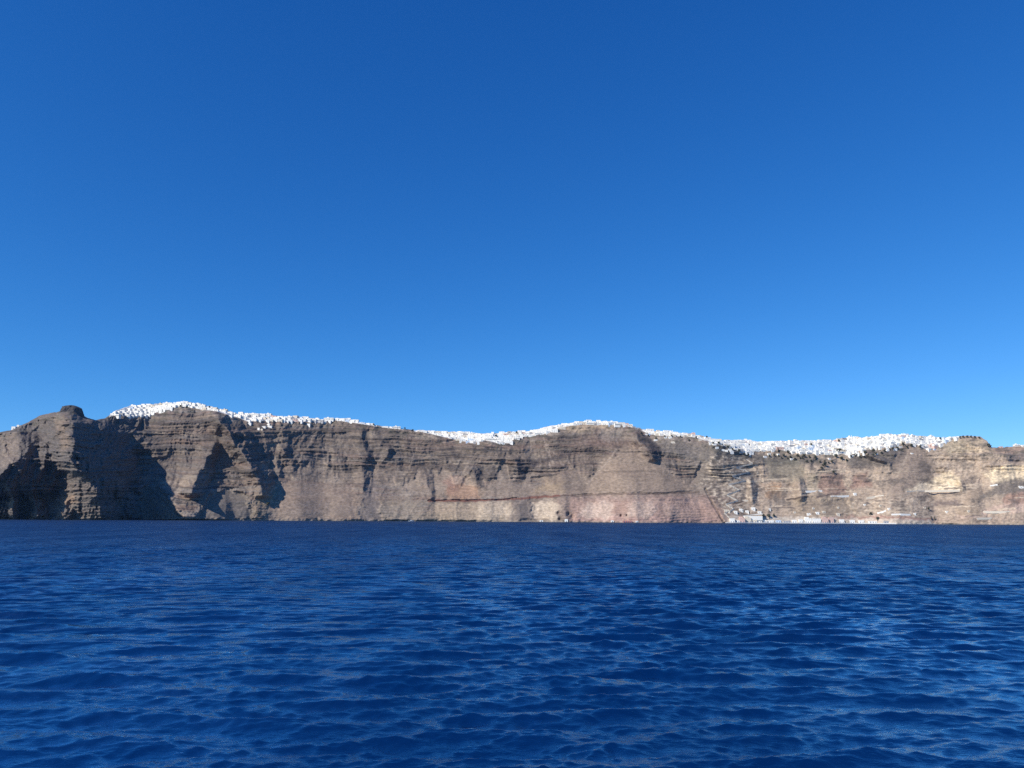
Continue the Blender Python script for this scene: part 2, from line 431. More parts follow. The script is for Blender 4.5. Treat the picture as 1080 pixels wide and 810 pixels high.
REG = [  # polygon, colour, softness, strength
    ([(752, 528), (735, 523), (597, 524), (590, 530), (600, 552), (772, 552), (766, 540)], (184, 148, 132), 5, .85),
    ([(617, 530), (645, 529), (648, 545), (640, 548), (612, 546)], (205, 182, 165), 2.5, .8),
    ([(664, 529), (690, 530), (688, 546), (660, 545)], (203, 178, 160), 2.5, .75),
    ([(700, 533), (715, 530), (716, 546), (702, 547)], (185, 158, 142), 2.5, .6),
    ([(600, 546), (750, 546), (764, 553), (598, 553)], (190, 150, 140), 1, .5),
    ([(455, 530), (540, 529), (543, 551), (446, 551)], (176, 156, 132), 2, .85),
    ([(503, 531), (537, 531), (541, 543), (536, 549), (506, 547)], (205, 184, 158), 2.5, .85),
    ([(560, 529), (585, 529), (591, 537), (586, 549), (558, 549)], (210, 190, 165), 1.5, .9),
    ([(380, 530), (452, 528), (450, 549), (378, 549)], (160, 145, 126), 3, .6),
    ([(474, 513), (488, 509), (503, 514), (508, 525), (482, 528), (468, 521)], (176, 138, 110), 2, .9),
    ([(468, 506), (482, 504), (484, 518), (470, 522)], (146, 110, 95), 2, .8),
    ([(476, 503), (494, 503), (492, 509), (476, 510)], (188, 160, 140), 1.5, .6),
    ([(640, 485), (665, 468), (690, 488), (737, 518), (612, 519)], (158, 137, 118), 2.5, .95),
    ([(595, 490), (605, 482), (625, 500), (615, 519), (575, 519)], (134, 117, 104), 2, .7),
    ([(575, 505), (590, 500), (600, 518), (560, 519)], (158, 136, 113), 3, .6),
    ([(570, 510), (595, 508), (596, 519), (565, 519)], (160, 138, 110), 2, .6),
    ([(543, 530), (557, 520), (564, 550), (534, 551)], (143, 129, 118), 1.5, .95),
    ([(590, 524), (600, 523), (602, 545), (590, 545)], (138, 123, 112), 1.5, .8),
    ([(215, 521), (236, 516), (262, 520), (270, 550), (205, 550)], (124, 116, 108), 1.5, .95),
    ([(150, 512), (163, 508), (194, 548), (146, 551)], (128, 116, 105), 2, .95),
    ([(268, 522), (290, 515), (285, 545), (265, 545)], (150, 133, 108), 3, .6),
    ([(290, 508), (375, 510), (380, 550), (286, 550)], (152, 131, 115), 4, .8),
    ([(386, 505), (396, 505), (402, 550), (380, 550)], (126, 115, 112), 1.5, .8),
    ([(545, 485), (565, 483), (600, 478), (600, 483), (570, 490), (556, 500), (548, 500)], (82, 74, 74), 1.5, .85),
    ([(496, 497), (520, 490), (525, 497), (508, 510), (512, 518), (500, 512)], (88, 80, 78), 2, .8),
    ([(610, 458), (650, 452), (640, 470), (605, 475)], (128, 104, 95), 3, .5),
    ([(590, 452), (610, 447), (655, 447.5), (640, 451), (600, 455.5)], (196, 170, 140), 1.2, .85),
    ([(634, 452), (655, 452), (650, 466), (634, 464)], (150, 140, 132), 2, .5),
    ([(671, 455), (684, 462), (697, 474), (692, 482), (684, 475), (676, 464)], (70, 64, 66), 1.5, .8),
    ([(690, 462), (760, 470), (760, 492), (700, 480)], (118, 112, 106), 3, .7),
    ([(694, 457), (735, 461), (735, 466), (695, 464)], (160, 150, 140), 1.5, .6),
    ([(745, 468), (790, 480), (790, 500), (735, 515), (730, 490)], (138, 126, 112), 4, .7),
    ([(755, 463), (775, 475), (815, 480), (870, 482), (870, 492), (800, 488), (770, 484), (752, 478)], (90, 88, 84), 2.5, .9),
    ([(806, 485), (842, 481), (850, 500), (846, 508), (812, 507)], (118, 114, 97), 3.5, .7),
    ([(806, 511), (824, 507), (826, 523), (808, 524)], (182, 140, 100), 2, .85),
    ([(826, 508), (846, 508), (846, 524), (828, 524)], (140, 124, 110), 2, .7),
    ([(852, 500), (865, 496), (868, 515), (852, 517)], (156, 144, 120), 2, .7),
    ([(866, 500), (890, 500), (892, 521), (862, 519)], (158, 122, 104), 2, .85),
    ([(900, 500), (915, 498), (918, 512), (898, 516)], (160, 122, 106), 2, .8),
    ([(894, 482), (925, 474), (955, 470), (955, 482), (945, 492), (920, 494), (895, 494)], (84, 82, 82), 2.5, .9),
    ([(855, 521), (900, 524), (905, 543), (840, 546), (830, 530)], (148, 130, 108), 3, .7),
    ([(946, 480), (957, 472), (975, 478), (990, 492), (975, 502), (958, 515), (936, 530), (940, 505)], (136, 118, 105), 3.5, .7),
    ([(984, 506), (1000, 497), (1013, 503), (1017, 517), (985, 518)], (224, 202, 162), 1.5, .9),
    ([(955, 516), (985, 507), (1016, 514), (1016, 518), (958, 518)], (228, 208, 174), 1, .8),
    ([(1022, 503), (1030, 503), (1031, 513), (1020, 513)], (205, 178, 150), 1.2, .8),
    ([(1037, 498), (1055, 491), (1090, 490), (1090, 505), (1060, 508), (1046, 513)], (230, 207, 167), 1.5, .9),
    ([(1058, 506), (1090, 503), (1090, 520), (1062, 521), (1040, 526), (1030, 535), (1030, 525)], (104, 99, 94), 2.5, .85),
    ([(1060, 521), (1080, 519), (1100, 524), (1080, 535), (1056, 533)], (162, 124, 106), 2, .85),
    ([(1040, 536), (1060, 531), (1100, 532), (1100, 541), (1035, 542)], (200, 170, 150), 1.5, .8),
    ([(985, 528), (1008, 526), (1010, 534), (982, 534)], (108, 94, 92), 2, .85),
    ([(1018, 520), (1034, 512), (1036, 548), (1010, 548)], (164, 142, 118), 2.5, .85),
    ([(1020, 463), (1036, 465), (1042, 472), (1038, 479), (1022, 475)], (196, 172, 138), 1.2, .9),
    ([(990, 466), (1018, 464), (1022, 476), (1000, 480)], (164, 150, 122), 2, .75),
    ([(1044, 472), (1090, 470), (1090, 479), (1055, 478)], (150, 118, 100), 1.5, .7),
    ([(1055, 478), (1090, 478), (1090, 486), (1060, 487)], (98, 90, 92), 1.5, .8),
    ([(868, 545), (940, 544), (986, 546), (986, 551), (868, 550)], (168, 122, 108), 1.2, .8),
    ([(986, 546), (1090, 545), (1090, 551), (986, 551)], (160, 138, 122), 1.2, .7),
    ([(1010, 543.5), (1045, 545), (1045, 547), (1010, 546)], (200, 172, 155), .8, .7),
    ([(766, 544), (870, 548), (870, 553), (762, 553)], (190, 172, 158), 1.2, .7),
    ([(57, 439), (68, 438), (74, 470), (66, 478), (60, 460)], (146, 124, 104), 3, .7),
    ([(0, 460), (16, 455), (22, 470), (16, 490), (0, 495)], (146, 128, 112), 3, .7),
    ([(60, 524), (80, 522), (82, 532), (62, 532)], (160, 130, 104), 2, .7),
]
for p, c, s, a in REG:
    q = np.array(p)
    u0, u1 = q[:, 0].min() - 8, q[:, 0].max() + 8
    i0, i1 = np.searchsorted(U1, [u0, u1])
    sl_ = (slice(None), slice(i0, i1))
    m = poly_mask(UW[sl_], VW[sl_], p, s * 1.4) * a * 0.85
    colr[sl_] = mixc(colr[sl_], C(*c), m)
colr = mixc(colr, C(205, 192, 174), poly_mask(UW, VW, [(768, 545), (940, 547), (985, 549), (985, 555), (764, 555)], 1.5) * .7)
# broken pale tuff blotches around the zigzag track
bl = poly_mask(U, PY, [(752, 478), (800, 484), (806, 505), (800, 545), (765, 545), (738, 510)], 4)
bl2 = poly_mask(U, PY, [(900, 522), (985, 522), (985, 546), (880, 546)], 5)
bl3 = poly_mask(U, PY, [(985, 470), (1040, 472), (1040, 500), (990, 500)], 5)
bn = fbm(X0 / 11, Z0 / 5.5, 3, 81)
colr = mixc(colr, C(200, 183, 160), smooth(0.15, 0.5, bn) * np.clip(bl + 0.55 * bl2 + 0.45 * bl3, 0, 1) * 0.85)
colr = mixc(colr, C(92, 84, 78), smooth(0.2, 0.55, -bn) * np.clip(bl + 0.6 * bl2 + 0.6 * bl3, 0, 1) * 0.7)
# dark and pale lines along beds, ledges and gullies
for pts, c, wd, a in (
    ([(585, 523.5), (640, 521), (700, 520.5), (737, 519)], (92, 76, 68), 1.5, .6),
    ([(452, 528), (500, 528), (545, 526), (590, 523)], (126, 80, 68), 1.5, .85),
    ([(600, 477), (640, 476), (680, 477)], (96, 88, 84), 1.3, .6),
    ([(636, 498), (690, 497)], (112, 97, 86), 1.2, .5),
    ([(744, 514), (749, 524), (751, 531), (757, 538), (759, 545), (764, 552)], (86, 76, 70), 1.3, .55),
    ([(767, 530), (782, 530)], (70, 56, 50), 1.1, .8),
    ([(830, 527), (852, 524)], (74, 62, 58), 1.2, .8),
    ([(862, 524), (885, 520)], (112, 86, 82), 1.4, .7),
    ([(620, 510), (640, 488), (650, 474)], (164, 146, 130), 1.3, .6),
    ([(652, 519), (653, 498)], (160, 142, 126), 1.1, .5),
    ([(155, 512), (190, 545)], (96, 84, 74), 1.4, .6),
    ([(935, 525), (948, 498), (957, 480)], (172, 154, 134), 1.6, .6),
    ([(520, 515), (545, 495)], (150, 136, 122), 1.4, .5),
    ([(512, 522), (533, 494)], (152, 136, 122), 1.1, .5),
):
    q = np.array(pts)
    i0, i1 = np.searchsorted(U1, [q[:, 0].min() - 6, q[:, 0].max() + 6])
    sl_ = (slice(None), slice(i0, i1))
    wv = PY[sl_] + 0.8 * fbm(U[sl_] / 7, PY[sl_] / 7, 2, 91)
    colr[sl_] = mixc(colr[sl_], C(*c), line_mask(U[sl_], wv, pts, wd) * a)
colr = mixc(colr, C(100, 92, 86), smooth(.22, .5, fbm(X0 / 48, Z0 / 26, 4, 121)) * smooth(765, 810, U) * smooth(545, 530, PY) * .6)
# old terraces cut across the slope above the port
tr_ = np.random.default_rng(8)
for _ in range(46):
    cu, cv, hl = tr_.uniform(768, 1085), tr_.uniform(492, 545), tr_.uniform(4, 14)
    sl_a = tr_.uniform(-.12, .05)
    i0, i1 = np.searchsorted(U1, [cu - hl - 4, cu + hl + 4])
    sl_ = (slice(None), slice(i0, i1))
    m = line_mask(U[sl_], PY[sl_] + .7 * fbm(U[sl_] / 6, PY[sl_] / 6, 2, 92), [(cu - hl, cv - sl_a * hl), (cu + hl, cv + sl_a * hl)], tr_.uniform(.6, 1.2))
    colr[sl_] = mixc(colr[sl_], C(204, 184, 156) if tr_.random() < .68 else C(104, 92, 86), m * tr_.uniform(.4, .8))
# scrub and soil near the rim
colr = mixc(colr, C(102, 98, 84), smooth(0.0, 0.5, fbm(X0 / 22, Z0 / 9, 3, 95)) * smooth(0.86, 0.97, lt) * 0.6)
# whitewashed lanes and terraces of the town
TOWN_RANGES = [(116, 396), (402, 425), (437, 672), (677, 1000), (997, 1012)]
inr = np.zeros_like(U1)
for a, b in TOWN_RANGES:
    inr = np.maximum(inr, smooth(a - 2, a + 2, U1) * smooth(b + 2, b - 2, U1))
patch = smooth(-0.65, -0.2, fbm(X0 / 26, PY / 3.0, 3, 97))
colr = mixc(colr, np.array([.76, .71, .63]), smooth(0.0, 0.12, town_t) * inr[None] * (.55 + .45 * patch) * 0.95)
# wave-washed foot
colr = mixc(colr, C(150, 140, 128), smooth(3.5, 1.5, P[..., 2]) * 0.5)
colr = mixc(colr, C(120, 112, 106), smooth(0.9, 0.3, P[..., 2]) * 0.3)

# fine mottling, two scales
colr *= 1 + 0.10 * smooth(760, 830, U)[..., None]
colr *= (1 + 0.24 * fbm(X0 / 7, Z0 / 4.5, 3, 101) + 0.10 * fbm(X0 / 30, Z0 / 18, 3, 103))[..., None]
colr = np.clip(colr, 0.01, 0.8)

rock = bpy.data.materials.new('volcanic_rock')
rock.use_nodes = True
t = rock.node_tree
b = t.nodes['Principled BSDF']
b.inputs['Roughness'].default_value = 0.95
b.inputs['Specular IOR Level'].default_value = 0.15
at = t.nodes.new('ShaderNodeVertexColor')
at.layer_name = 'rock'
tc = t.nodes.new('ShaderNodeTexCoord')
mp = t.nodes.new('ShaderNodeMapping')
mp.inputs['Scale'].default_value = (0.12, 0.12, 0.45)
nz = t.nodes.new('ShaderNodeTexNoise')
nz.inputs['Scale'].default_value = 1.0
nz.inputs['Detail'].default_value = 6
nz.inputs['Roughness'].default_value = 0.65
t.links.new(tc.outputs['Object'], mp.inputs['Vector'])
t.links.new(mp.outputs[0], nz.inputs['Vector'])
mr = t.nodes.new('ShaderNodeMapRange')
mr.inputs['From Min'].default_value = 0.3
mr.inputs['From Max'].default_value = 0.7
mr.inputs['To Min'].default_value = 0.72
mr.inputs['To Max'].default_value = 1.25
t.links.new(nz.outputs['Fac'], mr.inputs['Value'])
ml = t.nodes.new('ShaderNodeVectorMath')
ml.operation = 'SCALE'
t.links.new(at.outputs['Color'], ml.inputs[0])
t.links.new(mr.outputs[0], ml.inputs['Scale'])
t.links.new(ml.outputs[0], b.inputs['Base Color'])
bp = t.nodes.new('ShaderNodeBump')
bp.inputs['Strength'].default_value = 0.6
bp.inputs['Distance'].default_value = 2.0
t.links.new(nz.outputs['Fac'], bp.inputs['Height'])
t.links.new(bp.outputs[0], b.inputs['Normal'])

# the island falls away gently behind the rim
NB = 26
back = np.linspace(0, 1, NB + 1)[1:]
top = P[-1]
bd = back[:, None] ** 1.6 * 2200
Bk = np.stack([top[None, :, 0] + 0 * bd, top[None, :, 1] + bd,
               np.maximum(top[None, :, 2] - bd * 0.11, -6) - 4 * smooth(0, 60, bd) + 5 * fbm(top[None, :, 0] / 120, bd / 120, 3, 5) * smooth(0, 300, bd)], -1)
PP = np.concatenate([P, Bk], 0)
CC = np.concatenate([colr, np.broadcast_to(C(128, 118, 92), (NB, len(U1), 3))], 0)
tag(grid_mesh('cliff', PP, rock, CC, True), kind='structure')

Pz = P  # front surface for placing things
def ground(px, py):
    """world point of the cliff surface seen at this photo pixel"""
    i = int(np.clip(round((px - U1[0]) / du), 0, len(U1) - 1))
    fr = (base_py[i] - py) / (base_py[i] - sky_py[i])
    j = int(np.clip(np.searchsorted(T1, np.clip(fr, 0, 1)), 0, NV - 1))
    return Vector(P[j, i])

# ------------------------------------------------------------------ sea
def build_sea():
    rows = [6.0]
    while rows[-1] < 2000:
        r = rows[-1]
        rows.append(r + min(max(0.05, r * (0.0036 if r < 110 else 0.005)), 1.8))
    rows += [2300, 3000, 4500, 6500, 9000]
    r = np.array(rows, np.float32)
    th_in = np.linspace(-44, 44, 1150)
    th = np.concatenate([[-180], np.linspace(-175, -45, 60), th_in, np.linspace(45, 175, 60), [180]])
    th = np.radians(th).astype(np.float32)
    Rr, Th = np.meshgrid(r, th, indexing='ij')
    X = Rr * np.sin(Th)
    Y = Rr * np.cos(Th)
    dr = np.gradient(r)[:, None]
    ZZ = np.zeros_like(X)
    DX = np.zeros_like(X)
    DY = np.zeros_like(X)
    rg = np.random.default_rng(3)
    N = 420
    lam = np.exp(rg.uniform(math.log(0.15), math.log(5.6), N))
    ang = math.radians(-84) + rg.normal(0, 1, N) * np.radians(np.where(lam > 1.5, 19, 32))
    gust = 1.1 + 0.5 * fbm(X / 60, Y / 130, 3, 41)
    gust = gust.astype(np.float32)
    s0 = 0.0175
    for l, a in zip(lam, ang):
        k = 2 * math.pi / l
        amp = s0 * (1.12 if l > 2.0 else 1.0) * (l / 1.5) ** -0.10 * l / (2 * math.pi)
        rowmask = smooth(2.2, 4.0, l / np.maximum(dr[:, 0], 1e-3)) * smooth(2100, 1500, r)
        n = np.nonzero(rowmask > 0)[0]
        if len(n) == 0:
            continue
        n1 = n[-1] + 1
        sl = slice(0, n1)
        kx, ky = k * math.cos(a), k * math.sin(a)
        ph = kx * X[sl] + ky * Y[sl] + rg.uniform(0, 6.28)
        A = (amp * rowmask[sl, None]).astype(np.float32)
        if l < 4:
            A = A * gust[sl]
        ZZ[sl] += A * np.sin(ph)
        c = A * np.cos(ph) * 0.8
        DX[sl] += c * (kx / k)
        DY[sl] += c * (ky / k)
    front = (np.abs(Th) < math.radians(60))
    P = np.stack([X + DX * front, Y + DY * front, ZZ * front], -1)
    foam = smooth(0.20, 0.28, ZZ) * smooth(200, 320, Rr) * smooth(.25, .45, noise(X / 40, Y / 60, 77))
    lod = smooth(math.log(15), math.log(500), np.log(Rr))
    return P, foam, lod

water = bpy.data.materials.new('sea_water')
water.use_nodes = True
t = water.node_tree
b = t.nodes['Principled BSDF']
b.inputs['Base Color'].default_value = (0.0003, 0.013, 0.064, 1)
b.inputs['Roughness'].default_value = 0.06
b.inputs['IOR'].default_value = 1.333
b.inputs['Specular IOR Level'].default_value = 0.0
tc = t.nodes.new('ShaderNodeTexCoord')
last = None
hts = []
for sc, wt, st in ((2.6, 0.6, (.7, 2.0, 1)), (6.0, 0.42, (.7, 1.9, 1)), (14.0, 0.2, (.8, 1.7, 1))):
    mp = t.nodes.new('ShaderNodeMapping')
    mp.inputs['Scale'].default_value = (sc * st[0], sc * st[1], sc)
    mp.inputs['Rotation'].default_value = (0, 0, 0.2)
    nz = t.nodes.new('ShaderNodeTexNoise')
    nz.inputs['Scale'].default_value = 1.0
    nz.inputs['Detail'].default_value = 2
    t.links.new(tc.outputs['Object'], mp.inputs['Vector'])
    t.links.new(mp.outputs[0], nz.inputs['Vector'])
    m_ = t.nodes.new('ShaderNodeMath')
    m_.operation = 'MULTIPLY_ADD'
    m_.inputs[1].default_value = wt
    m_.inputs[2].default_value = 0
    t.links.new(nz.outputs['Fac'], m_.inputs[0])
    if last is not None:
        t.links.new(last, m_.inputs[2])
    last = m_.outputs[0]
bp = t.nodes.new('ShaderNodeBump')
bp.inputs['Strength'].default_value = 1.0
bp.inputs['Distance'].default_value = 0.05
t.links.new(last, bp.inputs['Height'])
t.links.new(bp.outputs[0], b.inputs['Normal'])
ra = t.nodes.new('ShaderNodeAttribute')
ra.attribute_name = 'ripple'              # share of the ripples finer than the mesh at this distance
rr_ = t.nodes.new('ShaderNodeMapRange')
rr_.inputs['To Min'].default_value = 0.14
rr_.inputs['To Max'].default_value = 0.29
t.links.new(ra.outputs['Fac'], rr_.inputs['Value'])

rb_ = t.nodes.new('ShaderNodeMapRange')
rb_.inputs['To Min'].default_value = 1.0
rb_.inputs['To Max'].default_value = 0.4
t.links.new(ra.outputs['Fac'], rb_.inputs['Value'])
t.links.new(rb_.outputs[0], bp.inputs['Strength'])
mp = t.nodes.new('ShaderNodeMapping')
mp.inputs['Scale'].default_value = (0.17, 0.30, 0.2)
nz = t.nodes.new('ShaderNodeTexNoise')
nz.inputs['Detail'].default_value = 3
nz.inputs['Scale'].default_value = 1.0
t.links.new(tc.outputs['Object'], mp.inputs['Vector'])
t.links.new(mp.outputs[0], nz.inputs['Vector'])
# cat's paws: the wind ruffles the surface in streaks
st_ = t.nodes.new('ShaderNodeMapRange')
st_.inputs['From Min'].default_value = 0.32
st_.inputs['From Max'].default_value = 0.68
st_.inputs['To Min'].default_value = 0.7
st_.inputs['To Max'].default_value = 1.25
t.links.new(nz.outputs['Fac'], st_.inputs['Value'])
rm_ = t.nodes.new('ShaderNodeMath')
rm_.operation = 'MULTIPLY'
t.links.new(rr_.outputs[0], rm_.inputs[0])
t.links.new(st_.outputs[0], rm_.inputs[1])
b.inputs['Roughness'].default_value = 0.6
gl = t.nodes.new('ShaderNodeBsdfGlossy')
gl.inputs['Color'].default_value = (.60, .86, .97, 1)
t.links.new(rm_.outputs[0], gl.inputs['Roughness'])
t.links.new(bp.outputs[0], gl.inputs['Normal'])
fr_ = t.nodes.new('ShaderNodeFresnel')
fr_.inputs['IOR'].default_value = 2.0
t.links.new(bp.outputs[0], fr_.inputs['Normal'])
fs_ = t.nodes.new('ShaderNodeMapRange')
fs_.inputs['To Min'].default_value = 1.32
fs_.inputs['To Max'].default_value = 0.46
t.links.new(ra.outputs['Fac'], fs_.inputs['Value'])
fm_ = t.nodes.new('ShaderNodeMath')
fm_.operation = 'MULTIPLY'
t.links.new(fr_.outputs[0], fm_.inputs[0])
mg_ = t.nodes.new('ShaderNodeMapping')           # gust patches, drawn out along the wind
mg_.inputs['Scale'].default_value = (0.055, 0.010, 0.05)
mg_.inputs['Rotation'].default_value = (0, 0, -0.25)
ng_ = t.nodes.new('ShaderNodeTexNoise')
ng_.inputs['Scale'].default_value = 1.0
ng_.inputs['Detail'].default_value = 5
ng_.inputs['Roughness'].default_value = 0.62
t.links.new(tc.outputs['Object'], mg_.inputs['Vector'])
t.links.new(mg_.outputs[0], ng_.inputs['Vector'])
gr_ = t.nodes.new('ShaderNodeMapRange')
gr_.inputs['From Min'].default_value = 0.3
gr_.inputs['From Max'].default_value = 0.7
gr_.inputs['To Min'].default_value = 0.65
gr_.inputs['To Max'].default_value = 1.5
t.links.new(ng_.outputs['Fac'], gr_.inputs['Value'])
fg_ = t.nodes.new('ShaderNodeMath')
fg_.operation = 'MULTIPLY'
t.links.new(fs_.outputs[0], fg_.inputs[0])
t.links.new(gr_.outputs[0], fg_.inputs[1])
t.links.new(fg_.outputs[0], fm_.inputs[1])
wm_ = t.nodes.new('ShaderNodeMixShader')
t.links.new(fm_.outputs[0], wm_.inputs[0])
t.links.new(b.outputs[0], wm_.inputs[1])
t.links.new(gl.outputs[0], wm_.inputs[2])
b2 = t.nodes.new('ShaderNodeBump')
b2.inputs['Distance'].default_value = 2.6
t.links.new(ra.outputs['Fac'], b2.inputs['Strength'])
t.links.new(nz.outputs['Fac'], b2.inputs['Height'])
t.links.new(b2.outputs[0], bp.inputs['Normal'])
fa = t.nodes.new('ShaderNodeAttribute')
fa.attribute_name = 'foam'
mx = t.nodes.new('ShaderNodeMixShader')
df = t.nodes.new('ShaderNodeBsdfDiffuse')
df.inputs['Color'].default_value = (.7, .74, .78, 1)
t.links.new(fa.outputs['Fac'], mx.inputs[0])
t.links.new(wm_.outputs[0], mx.inputs[1])
t.links.new(df.outputs[0], mx.inputs[2])
t.links.new(mx.outputs[0], t.nodes['Material Output'].inputs['Surface'])
SP, SF, SL = build_sea()
tag(grid_mesh('sea', SP, water, None, True, {'foam': SF, 'ripple': SL}), kind='structure')

# ------------------------------------------------------------------ houses
M_WHITE = material('whitewash', (.90, .85, .76), .85, .02, .5)
M_CREAM = material('cream_plaster', (.70, .61, .48), .85, .08, .5)
M_PINK = material('pink_plaster', (.66, .46, .38), .85, .08, .5)
M_BLUEW = material('pale_blue_plaster', (.55, .64, .74), .85, .08, .5)
M_GREYW = material('grey_plaster', (.45, .43, .41), .85, .1, .5)
M_OPEN = material('shaded_opening', (.06, .06, .065), .6, .1, .5)
M_DOME = material('dome_blue', (.05, .18, .45), .6, .1, .5)
M_STONE = material('quay_stone', (.58, .54, .48), .9, .15, .3)
M_RED = material('red_wash', (.52, .22, .17), .85, .12, .5)
M_ROCKD = material('dark_lava', (.085, .078, .075), .95, .35, .12, .6)
M_BARK = material('bark', (.10, .075, .055), .95, .2, 1)
M_LEAF = material('leaf', (.085, .09, .06), .8, .35, .8)
M_LEAF2 = material('pine_leaf', (.06, .07, .045), .8, .35, .8)
M_HULL = material('boat_white', (.80, .80, .80), .35, .03, .5)
M_GLASS = material('boat_window', (.03, .04, .05), .15, .05, .5)
M_METAL = material('pole_metal', (.45, .45, .46), .5, .1, .5)
M_WOOD = material('door_wood', (.12, .16, .24), .7, .15, .8)

class MB:
    def __init__(self):
        self.v, self.f, self.m = [], [], []
    def box(self, x0, x1, y0, y1, z0, z1, m=0, taper=0.0):
        n = len(self.v)
        tpx, tpy = (x1 - x0) * taper / 2, (y1 - y0) * taper / 2
        self.v += [(x0, y0, z0), (x1, y0, z0), (x1, y1, z0), (x0, y1, z0),
                   (x0 + tpx, y0 + tpy, z1), (x1 - tpx, y0 + tpy, z1), (x1 - tpx, y1 - tpy, z1), (x0 + tpx, y1 - tpy, z1)]
        for q in ((3, 2, 1, 0), (4, 5, 6, 7), (0, 1, 5, 4), (1, 2, 6, 5), (2, 3, 7, 6), (3, 0, 4, 7)):
            self.f.append(tuple(n + i for i in q)); self.m.append(m)
    def vault(self, x0, x1, y0, y1, z0, rise, m=0, k=8):
        n = len(self.v)
        cx, hw = (x0 + x1) / 2, (x1 - x0) / 2
        for y in (y0, y1):
            for i in range(k + 1):
                a = math.pi * i / k
                self.v.append((cx - hw * math.cos(a), y, z0 + rise * math.sin(a)))
        for i in range(k):
            self.f.append((n + i, n + i + 1, n + k + 1 + i + 1, n + k + 1 + i)); self.m.append(m)
        self.f.append(tuple(range(n, n + k + 1))); self.m.append(m)
        self.f.append(tuple(range(n + 2 * k + 1, n + k, -1))); self.m.append(m)
    def dome(self, cx, cy, z0, r, m=0, k=14, rows=6, squash=1.0):
        n = len(self.v)
        for j in range(rows):
            a = (math.pi / 2) * j / rows
            for i in range(k):
                t_ = 2 * math.pi * i / k
                self.v.append((cx + r * math.cos(a) * math.cos(t_), cy + r * math.cos(a) * math.sin(t_), z0 + r * squash * math.sin(a)))
        self.v.append((cx, cy, z0 + r * squash))
        for j in range(rows - 1):
            for i in range(k):
                i2 = (i + 1) % k
                self.f.append((n + j * k + i, n + j * k + i2, n + (j + 1) * k + i2, n + (j + 1) * k + i)); self.m.append(m)
        for i in range(k):
            self.f.append((n + (rows - 1) * k + i, n + (rows - 1) * k + (i + 1) % k, n + rows * k)); self.m.append(m)
    def tube(self, p, q, r0, r1, m=0, k=8):
        n = len(self.v)
        p, q = Vector(p), Vector(q)
        d = (q - p).normalized()
        a = d.orthogonal().normalized()
        b_ = d.cross(a)
        for c, r in ((p, r0), (q, r1)):
            for i in range(k):
                t_ = 2 * math.pi * i / k
                self.v.append(tuple(c + a * (r * math.cos(t_)) + b_ * (r * math.sin(t_))))
        for i in range(k):
            i2 = (i + 1) % k
            self.f.append((n + i, n + i2, n + k + i2, n + k + i)); self.m.append(m)
        self.f.append(tuple(range(n + k - 1, n - 1, -1))); self.m.append(m)
        self.f.append(tuple(range(n + k, n + 2 * k))); self.m.append(m)
    def build(self, name, mats, parent=None, loc=(0, 0, 0), rz=0.0):
        me = bpy.data.meshes.new(name)
        me.from_pydata(self.v, [], self.f)
        for m_ in mats:
            me.materials.append(m_)
        me.polygons.foreach_set('material_index', self.m)
        me.update()
        o = bpy.data.objects.new(name, me)
        COL.objects.link(o)
        o.location = loc
        o.rotation_euler = (0, 0, rz)
        if parent:
            o.parent = parent
        return o
    def add(self, other, loc, rz):
        n = len(self.v)
        c, s = math.cos(rz), math.sin(rz)
        self.v += [(loc[0] + x * c - y * s, loc[1] + x * s + y * c, loc[2] + z) for x, y, z in other.v]
        self.f += [tuple(n + i for i in q) for q in other.f]
        self.m += other.m

